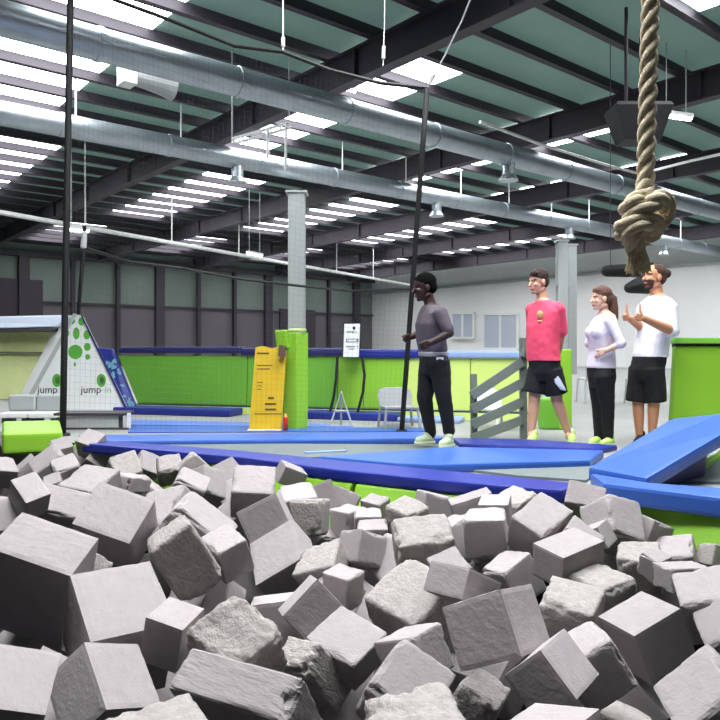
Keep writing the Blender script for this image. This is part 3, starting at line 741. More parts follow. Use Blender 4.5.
def hand(bm, wrist, d, s, n, curl, thumb, k=1.0):
    d, s, n = d.normalized(), s.normalized(), n.normalized()
    for i, (off, ln, r) in enumerate(((.026, .074, .0088), (.009, .082, .0092), (-.009, .076, .0088), (-.025, .060, .0078))):
        base = wrist + (d * .088 + s * off - (d * .008 * abs(i - 1))) * k
        capsule(bm, wrist + (d * .018 + s * off * .6) * k, .014 * k, base, .0125 * k, 8)
        p = base; dd = d; ang = 0
        for j, fr in enumerate((.45, .32, .23)):
            ang += curl[j] * (1 + .06 * i); dd = d * math.cos(ang) + n * math.sin(ang)
            q = p + dd * ln * fr * k; capsule(bm, p, r * k * (1 - .08 * j), q, r * k * (.94 - .08 * j), 8); p = q
    t = thumb.normalized(); b0 = wrist + (d * .026 + s * .024) * k
    b1 = b0 + (t * .5 + d * .35 + s * .3).normalized() * .036 * k; b2 = b1 + t * .034 * k; b3 = b2 + t * .026 * k
    capsule(bm, b0, .016 * k, b1, .0125 * k, 8); capsule(bm, b1, .0122 * k, b2, .0108 * k, 8); capsule(bm, b2, .0108 * k, b3, .0092 * k, 8)
class Head:
    def __init__(s, c, f, up, k=1.0):
        s.c = c; s.f = f.normalized(); s.l = up.cross(s.f).normalized(); s.u = s.f.cross(s.l).normalized(); s.k = k
        s.M = Matrix((s.f, s.l, s.u)).transposed()
    def w(s, x, y, z): return s.c + s.M @ V((x, y, z)) * s.k
    def loc(s, p): return s.M.transposed() @ (p - s.c) / s.k
    def el(s, bm, c, r): ellipsoid(bm, s.w(*c), r[0] * s.k, r[1] * s.k, r[2] * s.k, s.M)
    def cap(s, bm, a, ra, b, rb): capsule(bm, s.w(*a), ra * s.k, s.w(*b), rb * s.k, 10)
    def build(s, bm, neckbase, nr=.054):
        s.el(bm, (-.012, 0, .032), (.098, .077, .092)); s.el(bm, (.030, 0, -.035), (.060, .060, .080))
        s.cap(bm, (.062, -.012, -.096), .020, (.062, .012, -.096), .020); s.cap(bm, (.092, 0, .004), .008, (.110, 0, -.030), .0135)
        s.el(bm, (.070, 0, .022), (.018, .046, .012)); s.el(bm, (.085, 0, -.064), (.013, .024, .011))
        for y in (-1, 1):
            s.el(bm, (-.006, .079 * y, -.012), (.020, .009, .031)); s.el(bm, (.062, .040 * y, -.022), (.022, .018, .018)); s.cap(bm, (-.02, .052 * y, -.07), .02, (.05, .022 * y, -.098), .016)
        capsule(bm, s.w(-.022, 0, -.06), nr, neckbase, nr * 1.08)
SKINS = {}
def skin(n, c): return mat('skin ' + n, c, 0.55, var=0.05, vscale=12, spec=0.35)
EYEW = mat('eye white', (214, 208, 204), 0.4); EYED = mat('eye iris', (34, 24, 20), 0.3)
def make_person(label, loc, H, bm, skinm, lipm, browm, beard=None):
    """the body mesh, one skin, with eyes, lips and brows as material regions"""
    me = remesh(bm, 0.0062, 3)
    mats = [skinm, EYEW, EYED, lipm, browm]
    o = link('person', me, mats, loc, None, True)
    me = o.data
    for p in me.polygons:
        q = H.loc(p.center + loc)
        if q.x < .03 or abs(q.y) > .075 or abs(q.z) > .13: continue
        for y in (-.033, .033):
            dy, dz = q.y - y, q.z + .003
            if (dy / .0130) ** 2 + (dz / .0055) ** 2 < 1 and q.x > .055: p.material_index = 2 if dy * dy + dz * dz < .0068 ** 2 else 1
            if abs(dy) < .021 and abs(q.z - .024 + abs(dy) * .15) < .0055 and q.x > .055: p.material_index = 4
        if (q.y / .024) ** 2 + ((q.z + .064) / .010) ** 2 < 1 and q.x > .075: p.material_index = 3
        if beard and beard(q): p.material_index = 4
    return tag(o, label, 'person', 'people standing on the deck')
def cloth(name, bm, m, root, vox=0.011, it=3, fold=0.0, parent=None):
    me = remesh(bm, vox, it)
    if fold:
        for v in me.vertices:
            n_ = noise.noise(V((v.co.x * 9, v.co.y * 9, v.co.z * 5))) + .6 * noise.noise(v.co * 19)
            v.co += v.normal * n_ * fold
    return link(name, me, m, root.location, parent or root, True)
def shoe(root, heel, toe, m, solem, sockm=None, ankle=None, k=1.0):
    d = (toe - heel); dn = d.normalized()
    bm = B(); z0 = V((0, 0, .045)); capsule(bm, heel + z0 + dn * .035, .040 * k, heel + dn * d.length * .45 + V((0, 0, .046)), .044 * k); capsule(bm, heel + dn * d.length * .45 + V((0, 0, .044)), .043 * k, toe - dn * .04 + V((0, 0, .034)), .034 * k)
    capsule(bm, heel + z0 + dn * .045, .038 * k, heel + V((0, 0, .095)) + dn * .05, .042 * k)
    sh = cloth('shoe', bm, m, root, .008, 2)
    bm = B(); s = dn.cross(V((0, 0, 1)))
    out = [(-.005, -.032), (.05, -.040), (.14, -.036), (d.length * .72, -.046), (d.length - .02, -.026), (d.length + .008, 0), (d.length - .02, .026), (d.length * .72, .046), (.14, .036), (.05, .040), (-.005, .032)]
    prism(bm, [heel + dn * x + s * y * k for x, y in out], (0, 0, .026)); bevel(bm, .006)
    link('sole', bm, solem, root.location, sh)
    if sockm and ankle:
        bm = B(); tube(bm, [heel + dn * .05 + V((0, 0, .07)), heel.lerp(ankle, .5) + V((0, 0, .06)) + dn * .02, ankle], [.046, .043, .044], 12); cloth('sock', bm, sockm, root, .008, 2)
LIPM = mat('lips', (176, 96, 90), .5)
NEON = mat('neon shoe', (190, 232, 120), .5); SOLE = mat('pale sole', (222, 236, 200), .6); SOCK = mat('white sock', (226, 232, 218), .8)
UP = V((0, 0, 1))
def yaw(a): return V((-math.cos(a), -math.sin(a), 0))     # 0 faces left across the picture, positive turns towards the camera

# ---- jumping person in grey T-shirt and black trousers
D = 6.85
p = lambda x, y, dd=0.0: P(x, y, D + dd)
loc = p(434, 443); loc.z = 0.05
fw = yaw(.35); lat = UP.cross(fw)
SK = skin('dark', (56, 36, 32))
H = Head(p(424, 287.5), (yaw(.25) + V((0, 0, -.16))), UP, 1.08)
tr = [(434, 364, .150, .115), (433, 352, .150, .11), (431, 338, .155, .112), (431, 324, .175, .118), (433, 314, .18, .105), (432, 307, .11, .08), (431, 304, .06, .055)]
rings = lambda off, sel: [ring(p(x, y), a + off, b + off, lat, fw) for x, y, a, b in [tr[i] for i in sel]]
armN = [p(440, 313.5, -.19), p(449.5, 333, -.24), p(430, 343, -.30)]; armF = [p(427, 314, .19), p(424, 332, .27), p(411, 337, .18)]
ar = [.056, .043, .030]
legN = [p(439, 364, -.09), p(443.5, 396, -.12), p(449, 431, -.10)]; legF = [p(430, 364, .09), p(424.5, 398, .06), p(430.5, 432, .10)]
lr = [.094, .062, .042]
bm = B(); H.build(bm, p(431, 307)); loft(bm, rings(0, range(7))); limb(bm, armN, ar); limb(bm, armF, ar); limb(bm, legN, lr); limb(bm, legF, lr)
for a, pn in ((armN, V((0, 1, 0))), (armF, V((0, -1, 0)))):
    d = a[2] - a[1]; hand(bm, a[2] - d.normalized() * .01, d, V((0, 0, 1)), pn, (.7, .8, .6), d.normalized())
for l, t in ((legN, p(437, 441, -.12)), (legF, p(418, 441.5, .1))): capsule(bm, l[2], .042, l[2] + V((0, 0, -.05)), .04)
o = make_person('person in grey T-shirt and black trousers on the blue pad beside the net pole', loc, H, bm, SK, mat('dark lips', (92, 52, 50), .5), BLACK)
bm = B(); H.el(bm, (-.022, 0, .048), (.102, .083, .086)); H.el(bm, (-.055, 0, .0), (.066, .074, .07)); cloth('hair', bm, mat('black hair', (8, 7, 7), .95, spec=.1, bump=.8, bscale=180), o, .008, 2, .003)
GT = mat('grey T-shirt', (84, 74, 84), .85, var=.08, vscale=14)
bm = B(); loft(bm, rings(.016, (1, 2, 3, 4)) + rings(.008, (5,)) + [ring(p(431.2, 305), .078, .068, lat, fw)]); limb(bm, armN, ar, .016, 0, .40); limb(bm, armF, ar, .016, 0, .40); cloth('shirt', bm, GT, o, .010, 3, .006)
bm = B(); loft(bm, [ring(p(433.5, 357), .166, .126, lat, fw), ring(p(433, 351.5), .168, .128, lat, fw)]); cloth('shirt_hem', bm, mat('pale grey hem', (150, 146, 152), .85), o, .01, 2, .004)
TRS = mat('black jogging trousers', (12, 10, 13), .85)
bm = B(); loft(bm, [ring(p(434.5, 374), .12, .11, lat, fw)] + rings(.012, (0, 1))); limb(bm, legN, lr, .015, 0, 1); limb(bm, legF, lr, .015, 0, 1); capsule(bm, p(434, 366), .12, p(434, 360), .14); tr_o = cloth('trousers', bm, TRS, o, .010, 3, .005)
bm = B(); box(bm, p(440, 358.5, -.178), .065, .01, .028); link('waist_label', bm, WHITE, loc, tr_o)
SH1 = mat('pale green trainer', (196, 210, 170), .6)
a = legN[2]; shoe(o, V((a.x + .03, a.y + .02, .05)), V((p(437, 443, 0).x, a.y - .12, .05)), SH1, SOLE)
a = legF[2]; shoe(o, V((a.x + .03, a.y + .01, .05)), V((p(415, 443, 0).x, a.y - .06, .05)), SH1, SOLE)

# ---- person in pink T-shirt, hands behind the back
D = 7.45
loc = p(550, 442); loc.z = 0
fw = yaw(.62); lat = UP.cross(fw)
SK = skin('fair', (206, 158, 134))
H = Head(p(538, 282), (yaw(.45) + V((0, 0, -.12))), UP, 1.06)
tr = [(545, 372, .165, .120), (543.5, 358, .160, .115), (542.5, 344, .158, .112), (543.5, 326, .168, .120), (545.5, 312, .172, .108), (544, 303, .12, .08), (542, 299, .06, .055)]
armN = [p(558, 309, -.10), p(562, 333, -.02), p(558, 354, .16)]; armF = [p(533, 310, .15), p(533, 334, .27), p(548, 355, .27)]
legN = [p(552, 372, -.04), p(557, 400, -.03), p(568.5, 433, .02)]; legF = [p(538, 372, .06), p(534, 401, .04), p(531.5, 433, .02)]
bm = B(); H.build(bm, p(543, 301)); loft(bm, rings(0, range(7))); limb(bm, armN, ar); limb(bm, armF, ar)
lk = [.096, .060, .056, .038]
def bare(l): return [l[0], l[1], l[1].lerp(l[2], .35), l[2]]
limb(bm, bare(legN), lk); limb(bm, bare(legF), lk)
d = armN[2] - armN[1]; hand(bm, armN[2] - d.normalized() * .01, V((-.5, .2, -.7)), V((-.5, 0, .5)), V((-.2, .9, 0)), (.5, .6, .5), V((-.8, 0, -.3)))
d = armF[2] - armF[1]; hand(bm, armF[2] - d.normalized() * .01, V((.7, 0, -.5)), V((.3, 0, .8)), V((0, -.9, 0)), (.5, .6, .5), V((.6, -.2, .5)))
for l in (legN, legF): capsule(bm, l[2], .038, V((l[2].x - .01, l[2].y - .03, .06)), .036)
o = make_person('person in pink T-shirt and black shorts with hands behind the back', loc, H, bm, SK, LIPM, mat('dark brown brow', (52, 32, 26), .8))
bm = B(); H.el(bm, (-.018, 0, .052), (.102, .083, .086)); H.el(bm, (-.056, 0, .0), (.062, .074, .072)); H.el(bm, (.055, .03, .088), (.04, .04, .03)); cloth('hair', bm, mat('dark brown hair', (54, 32, 28), .8, bump=.6, bscale=140), o, .008, 2, .003)
PINK = mat('pink T-shirt', (236, 78, 108), .85, var=.05, vscale=10)
bm = B(); loft(bm, [ring(p(544, 361), .185, .137, lat, fw)] + rings(.020, (1, 2, 3, 4)) + rings(.008, (5,)) + [ring(p(542.7, 300.5), .080, .070, lat, fw)]); limb(bm, armN, ar, .022, 0, .44); limb(bm, armF, ar, .022, 0, .44); sh_o = cloth('shirt', bm, PINK, o, .010, 3, .007)
bm = B(); c = p(540.5, 315, 0)
n_ = fw; rgt = UP.cross(n_) * -1
q = c + fw * .145 - V((0, 0, 0))
q = V((p(540, 315.5, -.12).x, p(540, 315.5, -.12).y, p(540, 315.5, -.12).z))
mb = mat('gold print', (208, 170, 110), .7)
ellipsoid(bm, p(540, 314.5, -.128), .034, .012, .040, Matrix.Rotation(-.55, 3, 'Z')); link('shirt_print', bm, mb, loc, sh_o)
bm = B(); capsule(bm, p(538.5, 321, -.130), .008, p(543, 321.5, -.134), .008, 8); link('shirt_print', bm, mb, loc, sh_o)
SHO = mat('black shorts', (13, 11, 15), .85)
bm = B(); loft(bm, [ring(p(545, 381), .130, .110, lat, fw), ring(p(545, 373), .165, .130, lat, fw), ring(p(544, 357), .170, .126, lat, fw)]); sleeve(bm, [p(551, 369, -.05), p(556.5, 394, -.03)], [.106, .106], .012, 0, 1); sleeve(bm, [p(539, 369, .06), p(534.5, 393, .05)], [.106, .106], .012, 0, 1)
s_o = cloth('shorts', bm, SHO, o, .010, 2, .005)
bm = B(); pr = [p(553, 372, -.155), p(556, 372, -.155), p(561, 380, -.165), p(567, 391, -.165), p(561, 390, -.17), p(555, 383, -.165)]
prism(bm, pr, (0, .05, 0)); cloth('side_stripe', bm, mat('pale shorts stripe', (196, 200, 216), .8), o, .008, 1, 0, s_o)
shoe(o, V((legN[2].x + .05, legN[2].y + .06, 0)), V((legN[2].x - .02, legN[2].y - .20, 0)), NEON, SOLE, SOCK, legN[2] + V((0, 0, .0)))
shoe(o, V((legF[2].x + .05, legF[2].y + .04, 0)), V((legF[2].x - .07, legF[2].y - .19, 0)), NEON, SOLE, SOCK, legF[2] + V((0, 0, .0)))

# ---- woman in pale long sleeved top and black leggings
D = 7.2
loc = p(602, 445); loc.z = 0
fw = yaw(.22); lat = UP.cross(fw)
SK = skin('light', (216, 174, 152))
H = Head(p(601, 298.5), (yaw(.08) + V((0, 0, -.05))), UP, .98)
tr = [(601.5, 377, .145, .120), (601, 366, .145, .118), (602, 351, .128, .100), (601.5, 334, .150, .118), (604, 322, .155, .095), (605, 314.5, .10, .07), (604.5, 311, .05, .048)]
armN = [p(610, 321, -.16), p(621.5, 343.5, -.24), p(606.5, 350.5, -.19)]; armF = [p(600, 321, .15), p(588.5, 344, .25), p(596, 352, .17)]
aw = [.046, .036, .026]
legN = [p(604, 377, -.08), p(607.5, 408, -.06), p(608.5, 438, -.03)]; legF = [p(598, 377, .08), p(599, 408, .07), p(599, 438, .06)]
lw = [.098, .060, .040]
bm = B(); H.build(bm, p(604, 313), .046); loft(bm, rings(0, range(7))); limb(bm, armN, aw); limb(bm, armF, aw); limb(bm, legN, lw); limb(bm, legF, lw)
for a, pn in ((armN, V((.2, .9, -.2))), (armF, V((-.1, -.9, -.2)))):
    d = (a[2] - a[1]).normalized(); hand(bm, a[2] - d * .01, d * .8 + V((-.1, 0, -.1)), V((0, 0, 1)), pn, (.35, .4, .3), d + V((0, 0, .15)), .92)
for l in (legN, legF): capsule(bm, l[2], .04, V((l[2].x, l[2].y, .06)), .034)
o = make_person('woman in pale long-sleeved top and black leggings, hands on hips', loc, H, bm, SK, LIPM, mat('brown brow', (96, 62, 44), .8))
HB = mat('brown hair', (92, 58, 44), .65, bump=.5, bscale=120)
bm = B(); H.el(bm, (-.020, 0, .046), (.104, .084, .088)); H.el(bm, (-.058, 0, -.005), (.060, .076, .080)); H.el(bm, (.03, 0, .085), (.05, .07, .035))
tube(bm, [H.w(-.07, 0, .03), H.w(-.118, 0, -.01), p(613.5, 309), p(615, 319), p(615.5, 325)], [.05, .052, .048, .034, .010], 12); cloth('hair', bm, HB, o, .008, 2, .004)
LAV = mat('pale lilac top', (212, 204, 218), .85, var=.04, vscale=10)
bm = B(); loft(bm, [ring(p(601.5, 368), .160, .132, lat, fw)] + rings(.010, (1, 2, 3, 4, 5)))
for y in (-1, 1): ellipsoid(bm, p(601, 333) + lat * .06 * y + fw * .075, .058, .075, .075)
limb(bm, armN, aw, .012, 0, .66); limb(bm, armF, aw, .012, 0, .66); cloth('top', bm, LAV, o, .010, 3, .005)
bm = B(); loft(bm, [ring(p(602, 388), .120, .105, lat, fw), ring(p(601.8, 377), .152, .125, lat, fw), ring(p(601, 365), .150, .124, lat, fw)]); limb(bm, legN, lw, .010, 0, 1); limb(bm, legF, lw, .010, 0, 1); capsule(bm, p(602, 377), .12, p(601.5, 370), .125); cloth('leggings', bm, TRS, o, .010, 3, .003)
shoe(o, V((legN[2].x + .06, legN[2].y + .03, 0)), V((legN[2].x - .12, legN[2].y - .12, 0)), NEON, SOLE, k=.92)
shoe(o, V((legF[2].x + .05, legF[2].y + .03, 0)), V((legF[2].x - .13, legF[2].y - .10, 0)), NEON, SOLE, k=.92)

# ---- bearded man in white T-shirt giving two thumbs up
D = 7.3
loc = p(646, 443); loc.z = 0
fw = yaw(.55); lat = UP.cross(fw)
SK = skin('tanned', (204, 146, 112))
H = Head(p(654, 277.5), (yaw(.22) + V((0, 0, .10))), UP, 1.10)
tr = [(647, 368, .165, .125), (650, 354, .158, .118), (653, 338, .160, .118), (656, 320, .192, .130), (657, 306, .195, .115), (658, 298, .12, .085), (657, 294, .065, .06)]
armN = [p(669, 308, -.16), p(672.5, 331, -.20), p(643, 318, -.40)]; armF = [p(649, 307, .16), p(646, 330, .06), p(629, 318, -.10)]
am = [.062, .050, .032]
legN = [p(652, 370, -.06), p(654, 402, -.05), p(652, 434, .0)]; legF = [p(641, 370, .07), p(638, 402, .04), p(639.5, 436, .05)]
bm = B(); H.build(bm, p(657, 296), .060); loft(bm, rings(0, range(7)))
def arm4(a): return [a[0], a[1], a[1].lerp(a[2], .3), a[2]]
limb(bm, arm4(armN), [.066, .052, .052, .033]); limb(bm, arm4(armF), [.066, .052, .052, .033]); limb(bm, bare(legN), lk); limb(bm, bare(legF), lk)
for a, pn in ((armN, V((.1, .95, 0))), (armF, V((.1, -.95, 0)))):
    d = (a[2] - a[1]).normalized(); hand(bm, a[2] - d * .005, V((d.x, d.y, d.z * .3)), V((.05, 0, 1)), pn, (1.35, 1.5, .9), V((-.02, 0, 1)), 1.12)
for l in (legN, legF): capsule(bm, l[2], .038, V((l[2].x, l[2].y, .06)), .036)
beard = lambda q: (q.z < -.035 and q.x > .005 and not (q.x > .092 and q.z > -.05)) and q.z > -.125 and not ((q.y / .024) ** 2 + ((q.z + .064) / .009) ** 2 < 1)
BH = mat('dark auburn hair', (74, 44, 34), .75, bump=.6, bscale=140)
o = make_person('bearded man in white T-shirt and black shorts giving two thumbs up', loc, H, bm, SK, LIPM, BH, beard)
bm = B(); H.el(bm, (-.026, 0, .046), (.100, .083, .086)); H.el(bm, (-.060, 0, .0), (.056, .074, .070)); H.el(bm, (-.128, 0, .052), (.042, .042, .044)); H.cap(bm, (-.09, 0, .05), .03, (-.12, 0, .055), .03); cloth('hair', bm, BH, o, .008, 2, .003)
WT_ = mat('white T-shirt', (232, 230, 238), .85, var=.02, vscale=8)
bm = B(); loft(bm, [ring(p(650, 357), .182, .138, lat, fw)] + rings(.018, (1, 2, 3, 4)) + rings(.008, (5,)) + [ring(p(657.6, 295.8), .082, .074, lat, fw)]); limb(bm, armN, [.060, .056, .034], .016, 0, .34); limb(bm, armF, [.060, .056, .034], .016, 0, .34); cloth('shirt', bm, WT_, o, .010, 3, .006)
bm = B(); loft(bm, [ring(p(646, 382), .130, .115, lat, fw), ring(p(647, 371), .170, .135, lat, fw), ring(p(650, 354), .170, .130, lat, fw)]); sleeve(bm, [p(652, 368, -.06), p(655.5, 402, -.05)], [.110, .098], .012, 0, 1); sleeve(bm, [p(641.5, 368, .06), p(636.5, 402, .05)], [.110, .098], .012, 0, 1); cloth('shorts', bm, SHO, o, .010, 2, .006)
shoe(o, V((legN[2].x + .05, legN[2].y + .05, 0)), V((legN[2].x - .10, legN[2].y - .16, 0)), BLKV, SOLE)
shoe(o, V((legF[2].x + .05, legF[2].y + .05, 0)), V((legF[2].x - .10, legF[2].y - .16, 0)), BLKV, SOLE)

